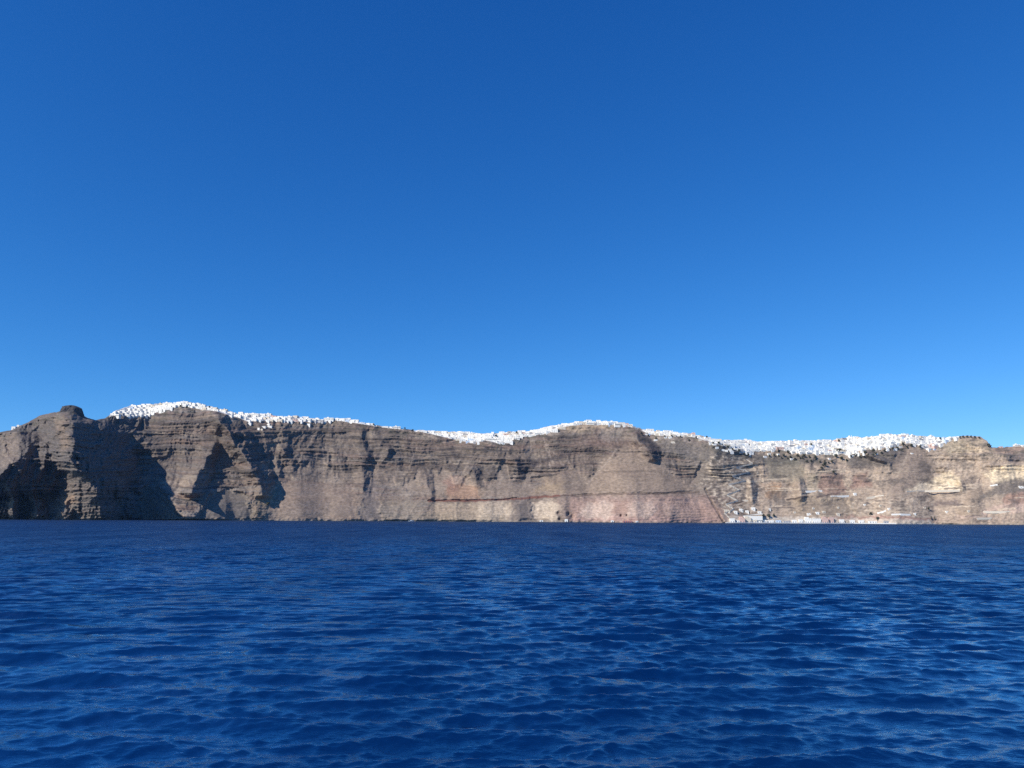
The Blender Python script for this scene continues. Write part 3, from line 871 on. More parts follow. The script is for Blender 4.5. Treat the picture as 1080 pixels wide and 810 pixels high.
def house(rnd, w_, d_, h_, style, plain=False):
    """front faces -y, base centre at origin, wall slot 0, openings slot 1, accent slot 2; sunk 6 m into the slope"""
    mb = MB()
    x0, x1 = -w_ / 2, w_ / 2
    sink = -5.0
    def openings(xa, xb, y, z, n, door=True):
        n = max(0 if plain else 1, 0 if plain else n - 2)
        for i in range(n):
            cx = xa + (xb - xa) * (i + 0.5) / n + rnd.uniform(-.2, .2)
            if door and i == n // 2:
                mb.box(cx - .55, cx + .55, y - .03, y + .1, z + .05, z + 2.2, 1)
            else:
                ww = rnd.choice((.35, .4, .5))
                mb.box(cx - ww, cx + ww, y - .03, y + .1, z + .9, z + 2.1, 1)
    if style == 'flat':
        mb.box(x0, x1, -d_ / 2, d_ / 2, sink, h_)
        mb.box(x0 - .06, x1 + .06, -d_ / 2 - .06, -d_ / 2 + .25, h_ - .1, h_ + .55)
        mb.box(x0 - .06, x0 + .25, -d_ / 2 + .25, d_ / 2 + .06, h_ - .1, h_ + .5)
        mb.box(x1 - .25, x1 + .06, -d_ / 2 + .25, d_ / 2 + .06, h_ - .1, h_ + .5)
        for s_ in range(max(1, int(h_ // 2.9))):
            openings(x0, x1, -d_ / 2, s_ * 2.9, max(2, int(w_ // 3)), s_ == 0)
    elif style == 'stepped':
        cut = rnd.uniform(-.2, .25) * w_
        hl = h_ * rnd.uniform(.5, .7)
        mb.box(x0, cut, -d_ / 2, d_ / 2, sink, h_)
        mb.box(cut, x1, -d_ / 2 + .6, d_ / 2 - .3, sink, hl)
        mb.box(cut + .003, x1 + .05, -d_ / 2 + .45, -d_ / 2 + .7, hl - .1, hl + .8)
        openings(x0, cut, -d_ / 2, 0, max(1, int((cut - x0) // 2.6)))
        if h_ > 5.5:
            openings(x0, cut, -d_ / 2, 2.9, max(1, int((cut - x0) // 2.6)), False)
        openings(cut, x1, -d_ / 2 + .6, 0, max(1, int((x1 - cut) // 2.8)))
    elif style == 'vault':
        mb.box(x0, x1, -d_ / 2, d_ / 2, sink, h_ * .7)
        mb.vault(x0 + .004, x1 - .004, -d_ / 2 + .004, d_ / 2 - .004, h_ * .7 - .01, h_ * .3)
        openings(x0 + .3, x1 - .3, -d_ / 2, 0, max(1, int(w_ // 2.6)))
        mb.box(-.4, .4, -d_ / 2 - .03, -d_ / 2 + .1, h_ * .72, h_ * .72 + .7, 1)
    elif style == 'terraced':
        mb.box(x0, x1, -d_ / 2, d_ / 2, sink, h_ * .5)
        mb.box(x0 + w_ * .08, x1 - w_ * .12, -d_ / 2 + 2.2, d_ / 2 - .2, h_ * .5 - .05, h_)
        mb.box(x0, x1, -d_ / 2 - .08, -d_ / 2 + .12, h_ * .5 - .1, h_ * .5 + .85)
        openings(x0, x1, -d_ / 2, 0, max(2, int(w_ // 3.2)))
        openings(x0 + w_ * .1, x1 - w_ * .14, -d_ / 2 + 2.2, h_ * .5, max(2, int(w_ // 3.4)))
    elif style == 'hotel':
        n = max(2, int(h_ // 2.9))
        mb.box(x0, x1, -d_ / 2, d_ / 2, sink, h_)
        mb.box(x0 + w_ * .3, x0 + w_ * .5, -d_ / 2 + 1, d_ / 2 - 1, h_ - .05, h_ + 2.2)
        for s_ in range(n):
            z = s_ * h_ / n
            openings(x0, x1, -d_ / 2, z, max(3, int(w_ // 3)), True)
            if s_:
                mb.box(x0 + .3, x1 - .3, -d_ / 2 - 1.1, -d_ / 2 - .003, z - .15, z)
                mb.box(x0 + .3, x1 - .3, -d_ / 2 - 1.1, -d_ / 2 - 1.0, z, z + .8)
    return mb

WALLS = [(M_WHITE, 'white', 74), (M_CREAM, 'cream', 8), (M_PINK, 'pinkish', 3), (M_BLUEW, 'pale blue', 3), (M_GREYW, 'grey', 4)]
SECTIONS = [  # left column of each stretch of the town, how to find it
    (100, 'the shoulder by the headland'), (150, 'the first summit'), (186, 'the peak over dark ravine'), (232, 'the rim beside dark ravine'),
    (285, 'the sloping rim past ravine'), (345, 'the thin rim before notch'), (400, 'the low rim past notch'), (455, 'the hollow before middle summit'),
    (500, 'the deepest part of hollow'), (545, 'the climb to middle summit'), (605, 'the cream topped middle summit'), (676, 'the rim past middle summit'),
    (735, 'the town above zigzag track'), (785, 'the town above green gully'), (835, 'the town behind dark trees'), (886, 'the hump past dark trees'),
    (930, 'the right end of town'), (965, 'the spur before tan bluff')]
ORD = 'first second third fourth fifth sixth seventh eighth ninth tenth eleventh twelfth thirteenth fourteenth fifteenth sixteenth seventeenth eighteenth nineteenth'.split()

def gap_noise(px, py):
    return float(fbm(np.array(px / 12.0), np.array(py / 3.4), 2, 44))

rnd = random.Random(21)
cands = []
for a, bnd in TOWN_RANGES:
    thin = {402: .5}.get(a, 1)
    row = 0
    for k in range(10):                        # rows from the lower edge upwards
        px = a + rnd.uniform(0, 3)
        while px < bnd:
            lo = float(np.interp(px, U1, low_py)); hi = float(np.interp(px, U1, sky_py))
            wpx = rnd.choice((3.4, 4.2, 4.8, 5.6, 6.8, 8.0)) * rnd.uniform(.85, 1.15)
            py = lo - k * 2.1 - rnd.uniform(-.4, .9)
            top_row = py - 2.1 < hi + .3
            if py < hi - 0.1:
                px += wpx
                continue
            if gap_noise(px, py) < -0.8 or rnd.random() < .008 + (1 - thin) * .3:
                px += wpx * rnd.uniform(.6, 1)
                continue
            h_ = rnd.uniform(3.8, 6.0) if not top_row else rnd.uniform(2.6, 4.4)
            if rnd.random() < .05:
                h_ += 2.0
            st = rnd.choices(('flat', 'stepped', 'vault', 'terraced', 'hotel'), (40, 22, 12, 18, 8))[0]
            if st == 'hotel':
                wpx *= 1.35; h_ = max(h_, 5.6)
            if st == 'vault':
                wpx = min(wpx, 4.2)
            rowname = 'skyline' if top_row else ('lower' if k == 0 else 'middle')
            cands.append(dict(px=px + wpx / 2, py=py, w=wpx * SX * 1.02, h=h_, d=rnd.uniform(5.5, 8.5), st=st, row=rowname, k=k,
                              wall=rnd.choices(range(5), [x[2] for x in WALLS])[0]))
            px += wpx * rnd.uniform(.85, 1.02)
for i in range(44):                       # houses strung out below the rim
    px = rnd.choice((rnd.uniform(680, 790), rnd.uniform(800, 905), rnd.uniform(905, 1000), rnd.uniform(235, 330)))
    py = float(np.interp(px, U1, low_py)) + abs(rnd.gauss(0, 3.6)) + 1.2
    cands.append(dict(px=px, py=py, w=rnd.uniform(6, 12), h=rnd.uniform(3.2, 4.6), d=6.0, st=rnd.choice(('flat', 'terraced', 'vault')), row='spill', k=0,
                      wall=rnd.choices(range(5), [x[2] for x in WALLS])[0]))
for c in cands:
    vis = c['h'] if c['row'] == 'skyline' else min(c['h'], 5.2) * (1.0 if c['row'] == 'lower' else .85)
    c['area'] = c['w'] * vis
cands.sort(key=lambda c: -c['area'])
for i, c in enumerate(cands):
    c['rank'] = i
NAMED = cands[:292]
REST = cands[292:]
for c in cands:
    g = ground(c['px'], c['py'])
    c['loc'] = (g.x, g.y + c['d'] * .35, g.z - .5)
    c['rz'] = rnd.uniform(-.16, .16) + math.atan2(-g.x, g.y) * -1.0 * .6
    c['mb'] = house(rnd, c['w'], c['d'], c['h'], c['st'], plain=c['rank'] >= 292)
    c['sec'] = max(i for i, s in enumerate(SECTIONS) if s[0] <= max(c['px'], 100))
STYLE = {'flat': 'flat-roofed house', 'stepped': 'two-height house', 'vault': 'vaulted house', 'terraced': 'terraced house', 'hotel': 'balconied building'}
ROWTXT = {'skyline': 'skyline row', 'middle': 'middle rows', 'lower': 'cliff-edge row', 'spill': 'scatter below the rim'}
buckets = {}
for c in NAMED:
    buckets.setdefault((c['sec'], c['row'], c['wall'], c['st']), []).append(c)
for (sec, rw, wl_, st), L in buckets.items():
    L.sort(key=lambda c: c['px'])
    for i, c in enumerate(L):
        if len(L) > 1:
            base = f"{ORD[i]} {WALLS[wl_][1]} {STYLE[st]} from left, {ROWTXT[rw]} on {SECTIONS[sec][1]}"
        else:
            base = f"only {WALLS[wl_][1]} {STYLE[st]} in the {ROWTXT[rw]} on {SECTIONS[sec][1]}"
        o = c['mb'].build('house', [WALLS[wl_][0], M_OPEN, M_DOME], None, c['loc'], c['rz'])
        tag(o, base, 'house', 'white houses of the clifftop town')
rest = MB()
pm = {0: 0, 1: 1, 2: 2, 3: 3, 4: 4}
for c in REST:
    c['mb'].m = [c['wall'] if x == 0 else 5 for x in c['mb'].m]
    rest.add(c['mb'], c['loc'], c['rz'])
ro = rest.build('crowded_houses', [x[0] for x in WALLS] + [M_OPEN])
tag(ro, 'remaining small white houses crowded between the larger ones', 'houses', 'white houses of the clifftop town', 'stuff')

# churches: dome and bell wall as parts
def church(px, py, w_, label, dome=M_WHITE, scale=1.0):
    g = ground(px, py)
    e = bpy.data.objects.new('church', None)
    e.location = (g.x, g.y + 3, g.z - .4)
    COL.objects.link(e)
    tag(e, label, 'church')
    mb = MB(); mb.box(-w_ / 2, w_ / 2, -w_ * .4, w_ * .4, -5, w_ * .5)
    mb.box(-w_ * .5 - .1, w_ * .5 + .1, -w_ * .4 - .1, -w_ * .4 + .3, w_ * .5 - .1, w_ * .5 + .5)
    mb.box(-.7, .7, -w_ * .4 - .04, -w_ * .4 + .2, 0, 2.6, 1)
    for s_ in (-1, 1):
        mb.box(s_ * w_ * .3 - .4, s_ * w_ * .3 + .4, -w_ * .4 - .04, -w_ * .4 + .2, 1.2, 2.8, 1)
    mb.build('nave', [M_WHITE, M_OPEN], e)
    dm = MB(); dm.tube((0, 0, w_ * .5 - .02), (0, 0, w_ * .62), w_ * .27, w_ * .27, 0, 16); dm.dome(0, 0, w_ * .62 - .01, w_ * .26, 1)
    dm.build('dome', [M_WHITE, dome], e)
    bt = MB()
    bx = w_ * .36
    bt.box(bx - 1.1, bx + 1.1, -w_ * .3 - .35, -w_ * .3 + .35, w_ * .5 - .03, w_ * .5 + 2.2)
    bt.box(bx - 1.1, bx - .6, -w_ * .3 - .34, -w_ * .3 + .34, w_ * .5 + 2.17, w_ * .5 + 4)
    bt.box(bx + .6, bx + 1.1, -w_ * .3 - .34, -w_ * .3 + .34, w_ * .5 + 2.17, w_ * .5 + 4)
    bt.vault(bx - 1.1, bx + 1.1, -w_ * .3 - .33, -w_ * .3 + .33, w_ * .5 + 3.97, .9)
    bt.build('bell_wall', [M_WHITE], e)
church(896.5, 463.5, 12, 'large white domed church rising above the skyline right of the dark trees')
church(617.5, 446.5, 9, 'white domed church on the very top of the cream topped middle summit')
church(192, 426.5, 10, 'white domed church on the very top of the first summit')
church(708, 457.5, 9, 'small white domed church on the skyline right of the middle summit')
church(952, 460.5, 10, 'white domed church on the skyline near the right end of the town')

# ------------------------------------------------------------------ other buildings
def simple_house(px, py, w_, d_, h_, st, label, cat='house', wall=None, group=None, front=0.0, name='house', rz=0.0):
    g = ground(px, py)
    mb = house(random.Random(int(px * 7)), w_, d_, h_, st)
    o = mb.build(name, [wall or M_WHITE, M_OPEN, M_DOME], None, (g.x, g.y + d_ * .3 - front, g.z - .4), rz)
    return tag(o, label, cat, group)
simple_house(14.5, 452, 9, 7, 5, 'flat', 'white flat-roofed house alone on the left rim of the shaded headland')
simple_house(20, 450.2, 8, 7, 4.2, 'stepped', 'white two-height house beside the lone one on the left headland rim')
simple_house(902, 522.5, 6.5, 6, 6, 'flat', 'small white house alone on the slope below the reddish patch')
simple_house(964.5, 543, 5, 5, 4, 'flat', 'tiny white hut low on the slope above the right of the port')
simple_house(1077, 514.5, 11, 7, 4.2, 'terraced', 'white house perched on the dark rock at the right picture edge')
simple_house(1073, 470.5, 14, 7, 4.5, 'hotel', 'long white building on the far right skyline past the bluff')
simple_house(1079.5, 471, 8, 7, 4, 'flat', 'white flat-roofed house at the end of the far right skyline')
simple_house(1056, 472.2, 8, 6, 3, 'flat', 'pinkish low house on the far right skyline', wall=M_PINK)
simple_house(767, 540, 14, 6, 5.5, 'terraced', 'cream building at the foot of the dark gully track', wall=M_CREAM)
simple_house(794.5, 537.5, 9, 7, 5, 'flat', 'white house standing above the sloping white port roof')
simple_house(786, 528.5, 16, 5, 3.5, 'terraced', 'cream terraced house under the cliff beside the dark pillar notch', wall=M_CREAM)

for i, (px, py, w_) in enumerate(((812, 538, 5), (838, 541, 6), (858, 537, 4.5), (884, 536, 5), (912, 533, 5), (929, 534, 6), (938, 537.5, 5), (975, 536, 5), (999, 540.5, 6), (1022, 540, 5))):
    simple_house(px, py, w_, 5, 3.4, ('flat', 'vault', 'stepped')[i % 3], f'{ORD[i]} small pale hut from left on the slope above the waterfront', 'hut', M_CREAM if i % 2 else M_WHITE, 'pale huts on the slope', 0, 'hut')
for px, py, w_, h_, st, lb in (
    (776, 541.5, 8, 5, 'flat', 'small white house above the boathouses, nearest the dark gully track'),
    (782, 539, 9, 5.5, 'stepped', 'two-height white house stacked behind the tall pink port building'),
    (788, 540.5, 8, 5, 'vault', 'vaulted white house stacked behind the cream port building'),
    (801, 541.5, 9, 4.5, 'flat', 'white house behind the low boathouse left of the port bushes'),
    (853, 543.5, 10, 5, 'terraced', 'terraced white house behind the bright stepped port building'),
    (862, 542.5, 8, 5, 'flat', 'white house behind the bright long port building'),
    (869, 541, 8, 5, 'stepped', 'cream house on the slope just left of the pale mast'),
    (884, 543.5, 8, 4.5, 'flat', 'cream house on the slope just right of the pink port buildings')):
    simple_house(px, py, w_, 6, h_, st, lb, 'house', M_CREAM if 'cream' in lb and 'white' not in lb else M_WHITE)
# retaining walls and terraces cut in the slope
def strip_wall(pts, h_, label, name='retaining_wall', mat=None, thick=1.6):
    """wall that follows the slope through photo points"""
    mb = MB()
    q = [ground(*p) for p in pts]
    dense = []
    for a_, b_ in zip(q[:-1], q[1:]):
        dense += [a_.lerp(b_, i / 5) for i in range(5)]
    dense.append(q[-1])
    o0 = dense[len(dense) // 2]
    n = len(dense)
    for p in dense:
        x, y, z = p - o0
        mb.v += [(x, y - 1.2, z - 3), (x, y - 1.2, z + h_), (x, y - 1.2 + thick, z + h_), (x, y - 1.2 + thick, z - 3)]
    for i in range(n - 1):
        a_ = i * 4; b_ = a_ + 4
        for j in range(4):
            j2 = (j + 1) % 4
            mb.f.append((a_ + j, b_ + j, b_ + j2, a_ + j2)); mb.m.append(0)
    mb.f += [(3, 2, 1, 0), (n * 4 - 4, n * 4 - 3, n * 4 - 2, n * 4 - 1)]; mb.m += [0, 0]
    o = mb.build(name, [mat or M_CREAM], None, tuple(o0))
    return tag(o, label, 'wall')
strip_wall([(849.5, 518.5), (858, 518.5), (867, 518)], 2.2, 'pale retaining wall right of the tall dark pillar', mat=M_WHITE)
strip_wall([(876, 523.8), (886, 523.6), (895, 523)], 1.8, 'pale retaining wall below the pinkish cliff patch', mat=M_WHITE)
strip_wall([(914, 526), (922, 524.3), (932, 523)], 2.4, 'cream wall slanting right of the lone slope house')
strip_wall([(925, 541.5), (931, 540.2), (934, 539)], 2.2, 'short cream wall low on the slope above the port', mat=M_WHITE)
strip_wall([(940, 543.3), (950, 543), (960, 543.4)], 2.6, 'long white wall low above the right end of the port', mat=M_WHITE)
strip_wall([(956, 518.8), (975, 518), (1012, 517.5)], 1.8, 'cream wall along the foot of the yellow bluff', mat=M_CREAM)
strip_wall([(1030, 547), (1046, 546.6)], 1.8, 'thin cream wall near the water at the far right', mat=M_CREAM)
strip_wall([(1037, 540.3), (1060, 540.2), (1085, 539.6)], 2.4, 'long cream wall under the red patch at the far right', mat=M_CREAM)
strip_wall([(1044, 513), (1052, 511.5)], 2.2, 'white ledge wall under the large cream bluff at right', mat=M_WHITE)

# zigzag track from the port to the town
zz = [(769, 546), (764, 541), (774, 537), (765, 532), (778, 528), (766, 522), (780, 517), (768, 511), (786, 507), (772, 502), (790, 498), (776, 493), (794, 489), (786, 484)]
tp = []
for a_, b_ in zip(zz[:-1], zz[1:]):
    for i in range(10):
        f_ = i / 10
        g = ground(a_[0] + (b_[0] - a_[0]) * f_, a_[1] + (b_[1] - a_[1]) * f_)
        tp.append(g)
rows_ = []
for off_y, off_z in ((-2.2, 1.0), (1.5, 1.2)):
    rows_.append([(p.x, p.y + off_y, p.z + off_z) for p in tp])
rows_.append([(p.x, p.y - 2.2, p.z - 2.5) for p in tp])
Pt = np.array([rows_[2], rows_[0], rows_[1]])
M_TRACK = material('track_stone', (.50, .45, .38), .9, .25, .2)
tag(grid_mesh('path', Pt, M_TRACK, None, False), kind='structure')

# ------------------------------------------------------------------ old port
_fr = np.where((P[..., 2] > -3) & (P[..., 2] < 7), P[..., 1], 1e9).min(0)
SY = lambda px: float(np.interp(px, U1, _fr))
def shore_pt(px, ahead=0.0):
    y = SY(px) - ahead
    txx, _ = ray(px, 550.0)
    return float(txx) * y, y
def quay(p0, p1, label, h_=1.6, ahead=7, mat=M_STONE):
    mb = MB()
    n = 24
    xs = [p0 + (p1 - p0) * i / n for i in range(n + 1)]
    o0 = shore_pt((p0 + p1) / 2, ahead)
    for px in xs:
        x, y = shore_pt(px, ahead)
        x -= o0[0]; y -= o0[1]
        mb.v += [(x, y, -3), (x, y, h_), (x, y + 40, h_), (x, y + 40, -3)]
    for i in range(n):
        a_ = i * 4; b_ = a_ + 4
        for j in range(4):
            j2 = (j + 1) % 4
            mb.f.append((a_ + j, b_ + j, b_ + j2, a_ + j2)); mb.m.append(0)
    mb.f += [(3, 2, 1, 0), tuple(n * 4 + j for j in range(4))]; mb.m += [0, 0]
    return tag(mb.build('quay', [mat], None, (*o0, 0)), label, 'quay')
quay(766, 945, 'pale stone quay running along the foot of the cliff at the old port', 2.0, mat=material('pale_quay_stone', (.72, .69, .64), .9, .12, .3))
quay(946, 986, 'low rough stone landing at the right end of the old port', 1.2, 4)

def port_house(px, w_, h_, label, mat=M_WHITE, st='box', ahead=2, z=2.0, name='boathouse', d_=8):
    x, y = shore_pt(px, ahead)
    e = bpy.data.objects.new(name, None)
    e.location = (x, y + d_ / 2, z - .05)
    COL.objects.link(e)
    tag(e, label, 'boathouse' if name == 'boathouse' else 'building', 'waterfront buildings of the old port')
    mb = MB()
    if z > 1:
        w_ *= 1.25; h_ *= 1.0 + .9 * ((px * 7.31) % 1.0)
    mb.box(-w_ / 2, w_ / 2, -d_ / 2, d_ / 2, 0, h_ if st != 'vault' else h_ * .75)
    if st == 'vault':
        mb.vault(-w_ / 2 + .004, w_ / 2 - .004, -d_ / 2 + .004, d_ / 2 - .004, h_ * .75 - .01, h_ * .3)
    elif st == 'box':
        mb.box(-w_ / 2 - .08, w_ / 2 + .08, -d_ / 2 - .08, -d_ / 2 + .3, h_ - .1, h_ + .5)
    else:
        mb.box(-w_ / 2 + w_ * .1, w_ / 2 - w_ * .35, -d_ / 2 + 1.5, d_ / 2 - .5, h_ - .05, h_ + 2.8)
    mb.build('wall', [mat], e)
    nd = max(1, int(w_ // 5))
    for i in range(nd):
        cx = -w_ / 2 + w_ * (i + .5) / nd
        dd = MB(); dd.box(cx - .9, cx + .9, -d_ / 2 - .05, -d_ / 2 + .1, 0.02, 2.5)
        dd.build('door', [M_WOOD], e)
    return e
W_ = [
    (772.5, 9, 4.5, 'white boathouse nearest the foot of the dark gully track', M_WHITE, 'box'),
    (778, 8, 3.6, 'white vaulted boathouse second from the dark gully track', M_WHITE, 'vault'),
    (783, 10, 6.0, 'tall pink and white building left on the port waterfront', M_PINK, 'step'),
    (789, 12, 7.0, 'tallest cream stepped building of the port waterfront', M_CREAM, 'step'),
    (795.5, 10, 4.8, 'cream flat-roofed building right of the tallest one at the port', M_CREAM, 'box'),
    (801, 9, 3.4, 'low white boathouse with parapet left of the bushes', M_WHITE, 'box'),
    (806.5, 8, 3.8, 'white vaulted boathouse in front of the dark bushes', M_WHITE, 'vault'),
    (813, 12, 4.2, 'wide white boathouse right of the dark bushes', M_WHITE, 'box'),
    (821, 10, 3.2, 'low pale blue boathouse in the middle of the port', M_BLUEW, 'box'),
    (830, 13, 3.0, 'long low grey boathouse in the middle of the port', M_GREYW, 'box'),
    (838, 9, 3.6, 'white vaulted boathouse right of the long grey one', M_WHITE, 'vault'),
    (845, 8, 4.0, 'small white boathouse left of the bright stepped pair', M_WHITE, 'box'),
    (852.5, 13, 6.0, 'bright white stepped building left of the pink ones', M_WHITE, 'step'),
    (861.5, 16, 6.0, 'bright white long building touching the pink ones', M_WHITE, 'box'),
    (870.5, 12, 8.0, 'pink stepped building at the foot of the pale mast', M_PINK, 'step'),
    (877, 9, 7.0, 'pink flat-roofed building right of the pale mast', M_PINK, 'box'),
    (888, 9, 6.0, 'white square building alone right of the pink ones', M_WHITE, 'box'),
    (899, 10, 4.0, 'white boathouse right of the white square building', M_WHITE, 'vault'),
    (909, 9, 3.4, 'low white boathouse in the right part of the port', M_WHITE, 'box'),
    (921, 14, 2.6, 'long low white shed near the right end of the quay', M_WHITE, 'box'),
    (935, 9, 2.6, 'last low grey shed on the right end of the quay', M_GREYW, 'box'),
]
for px, w_, h_, lb, m_, st in W_:
    port_house(px, w_, h_, lb, m_, st)
# sloping white roof above the port
g = ground(793, 546)
mb = MB()
mb.box(-22, 22, -4, 4, -6, 3.5)
n = len(mb.v)
for x, y, z in ((-22.5, -4.6, 3.45), (22.5, -4.6, 7.2), (22.5, 4.6, 7.2), (-22.5, 4.6, 3.45), (-22.5, -4.6, 4.0), (22.5, -4.6, 9.0), (22.5, 4.6, 9.0), (-22.5, 4.6, 4.0)):
    mb.v.append((x, y, z))
for q in ((3, 2, 1, 0), (4, 5, 6, 7), (0, 1, 5, 4), (1, 2, 6, 5), (2, 3, 7, 6), (3, 0, 4, 7)):
    mb.f.append(tuple(n + i for i in q)); mb.m.append(0)
tag(mb.build('long_building', [M_WHITE], None, (g.x, g.y - 3, g.z)), 'long white building with a slanting roofline above the port houses', 'building')
# sheds by the sea caves and along the foot
for px, w_, h_, lb, m_, z in (
    (597.3, 7, 6, 'pale boathouse between the two dark sea caves', M_WHITE, .6),
    (571, 8, 2.6, 'small white hut at the waterline under the pale cream cliff', M_WHITE, .6),
    (646, 6, 3.6, 'white hut at the waterline right of the sea caves', M_WHITE, .6),
    (662, 20, 3.2, 'long red shed at the waterline under the pink cliff', M_RED, .6),
    (672, 5, 2.6, 'white hut touching the long red shed at the waterline', M_WHITE, .6)):
    port_house(px, w_, h_, lb, m_, 'box', 3, z, 'boathouse', 6)

# tall pale mast
x, y = shore_pt(874, 3)
e = bpy.data.objects.new('flagpole', None); e.location = (x, y + 14, 1.9); COL.objects.link(e)
tag(e, 'tall pale mast standing behind the pink port buildings', 'pole')
mb = MB(); mb.tube((0, 0, 0), (0, 0, 16), .9, .45, 0, 10); mb.build('pole', [M_CREAM], e)
mb = MB(); mb.box(-1.6, 1.6, -1.6, 1.6, -.5, 1.0, 0, .2); mb.build('base', [M_STONE], e)

# boat under the cliff
def boat(px, ahead, L, label):
    x, y = shore_pt(px, ahead)
    e = bpy.data.objects.new('boat', None)
    e.location = (x, y, 0.0); e.rotation_euler = (0, 0, .12)
    COL.objects.link(e)
    tag(e, label, 'boat')
    mb = MB()
    sec = []
    for i in range(11):
        f_ = i / 10
        hw = .17 * L * math.sin(math.pi * min(1, .22 + f_ * .78)) ** .7 if f_ < 1 else .02
        sh = 1.25 + .7 * f_ ** 2
        xx = -L / 2 + L * f_
        sec.append([(xx - (.0 if f_ < .9 else .5), -hw * .55, -.4), (xx, -hw, sh), (xx, hw, sh), (xx - (.0 if f_ < .9 else .5), hw * .55, -.4)])
    for s_ in sec:
        mb.v += s_
    for i in range(10):
        a_ = i * 4; b_ = a_ + 4
        for j in range(4):
            j2 = (j + 1) % 4
            mb.f.append((a_ + j, a_ + j2, b_ + j2, b_ + j)); mb.m.append(0)
    mb.f += [(0, 1, 2, 3), (43, 42, 41, 40)]; mb.m += [0, 0]
    mb.build('hull', [M_HULL], e)
    c = MB(); c.box(-L * .18, L * .16, -L * .1, L * .1, 1.25, 2.7, 0, .18)
    cb = c.build('cabin', [M_HULL], e)
    g_ = MB(); g_.box(-L * .13, L * .11, -L * .1 - .02, L * .1 + .02, 1.8, 2.3)
    g_.build('window', [M_GLASS], cb)
    m_ = MB(); m_.tube((0, 0, 2.6), (0, 0, L * 1.1), .13, .07, 0, 8); m_.build('mast', [M_METAL], e)
boat(433.5, 40, 12, 'small white boat with a mast on the water close under the cliff')

# ------------------------------------------------------------------ summit rock of the headland
def rock_block():
    g = ground(72.5, 434)
    rows_, cols_ = 26, 64
    Pn = np.zeros((rows_, cols_ + 1, 3))
    for j in range(rows_):
        v_ = j / (rows_ - 1)
        for i in range(cols_ + 1):
            a_ = 2 * math.pi * (i % cols_) / cols_
            ca, sa = math.cos(a_), math.sin(a_)
            rr = 1 / (abs(ca) ** 4 + abs(sa) ** 4) ** .25
            prof_ = 1.0 if v_ < .72 else max(0.0, 1 - (v_ - .72) / .28) ** .6
            flare = 1.4 - .42 * min(1, v_ / .72)
            zt = -14 + 25 * min(1, v_ / .72) + (2.0 * (v_ - .72) / .28 if v_ > .72 else 0)
            x_ = 18.5 * rr * ca * prof_ * flare
            y_ = 15 * rr * sa * prof_ * flare
            nn = float(fbm(np.array(ca * 2.2 + 5), np.array(sa * 2.2 + zt / 9), 4, 19))
            x_ += 2.8 * nn * ca * (prof_ > .05); y_ += 2.8 * nn * sa
            zt += (3.0 * math.sin(x_ * .12 + .9) - 0.2 * x_) * (1 if v_ >= .5 else v_ * 2)
            Pn[j, i] = (x_, y_, zt)
    o = grid_mesh('rock_outcrop', Pn, M_ROCKD, None, False)
    o.location = (g.x, g.y + 12, g.z)
    tag(o, 'dark blocky rock crowning the top of the shaded headland', 'rock')
rock_block()

# ------------------------------------------------------------------ trees
def tree_meshes(seed, kind):
    rr = random.Random(seed)
    tr = MB()
    hgt = {'round': 6.5, 'cypress': 9, 'umbrella': 7.5, 'shrub': 2.6}[kind]
    tr.tube((0, 0, -1), (.2, .1, hgt * .55), .32, .16, 0, 7)
    for i in range(5):
        a_ = rr.uniform(0, 6.28)
        tr.tube((.1, .05, hgt * (.3 + .05 * i)), (math.cos(a_) * hgt * .25, math.sin(a_) * hgt * .25, hgt * (.55 + .06 * i)), .12, .05, 0, 5)
    cr = MB()
    blobs = []
    for i in range(9):
        if kind == 'cypress':
            f_ = i / 8
            blobs.append((rr.uniform(-.2, .2), rr.uniform(-.2, .2), hgt * (.15 + .8 * f_), 1.5 * (1 - f_ * .75)))
        elif kind == 'umbrella':
            a_ = rr.uniform(0, 6.28); q_ = rr.uniform(0, 3.4)
            blobs.append((q_ * math.cos(a_), q_ * math.sin(a_), hgt * rr.uniform(.72, .9), rr.uniform(1.1, 1.7)))
        else:
            a_ = rr.uniform(0, 6.28); q_ = rr.uniform(0, hgt * .36)
            blobs.append((q_ * math.cos(a_), q_ * math.sin(a_), hgt * rr.uniform(.4, .85), hgt * rr.uniform(.16, .26)))
    for x_, y_, z_, r_ in blobs:
        for k in range(46):
            d = Vector((rr.gauss(0, 1), rr.gauss(0, 1), rr.gauss(0, .85))).normalized() * r_ * rr.uniform(.55, 1.08)
            c = Vector((x_, y_, z_)) + d
            u_ = d.orthogonal().normalized(); u_.rotate(Matrix.Rotation(rr.uniform(0, 6.28), 3, d.normalized()))
            v_ = d.normalized().cross(u_); u_ = (u_ + d.normalized() * rr.uniform(-.5, .5)).normalized()
            s_ = rr.uniform(.45, .85) * (1 if kind != 'shrub' else .6)
            n = len(cr.v)
            cr.v += [tuple(c - u_ * s_), tuple(c + v_ * s_ * .6), tuple(c + u_ * s_), tuple(c - v_ * s_ * .6)]
            cr.f.append((n, n + 1, n + 2, n + 3)); cr.m.append(0)
    return tr, cr
protos = {}
for kind in ('round', 'cypress', 'umbrella', 'shrub'):
    protos[kind] = []
    for s_ in range(3):
        tr, cr = tree_meshes(s_ * 5 + len(kind), kind)
        mt = tr.build('trunk', [M_BARK]); mc = cr.build('crown', [M_LEAF2 if kind in ('cypress', 'umbrella') else M_LEAF])
        protos[kind].append((mt, mc))
used_proto = set()
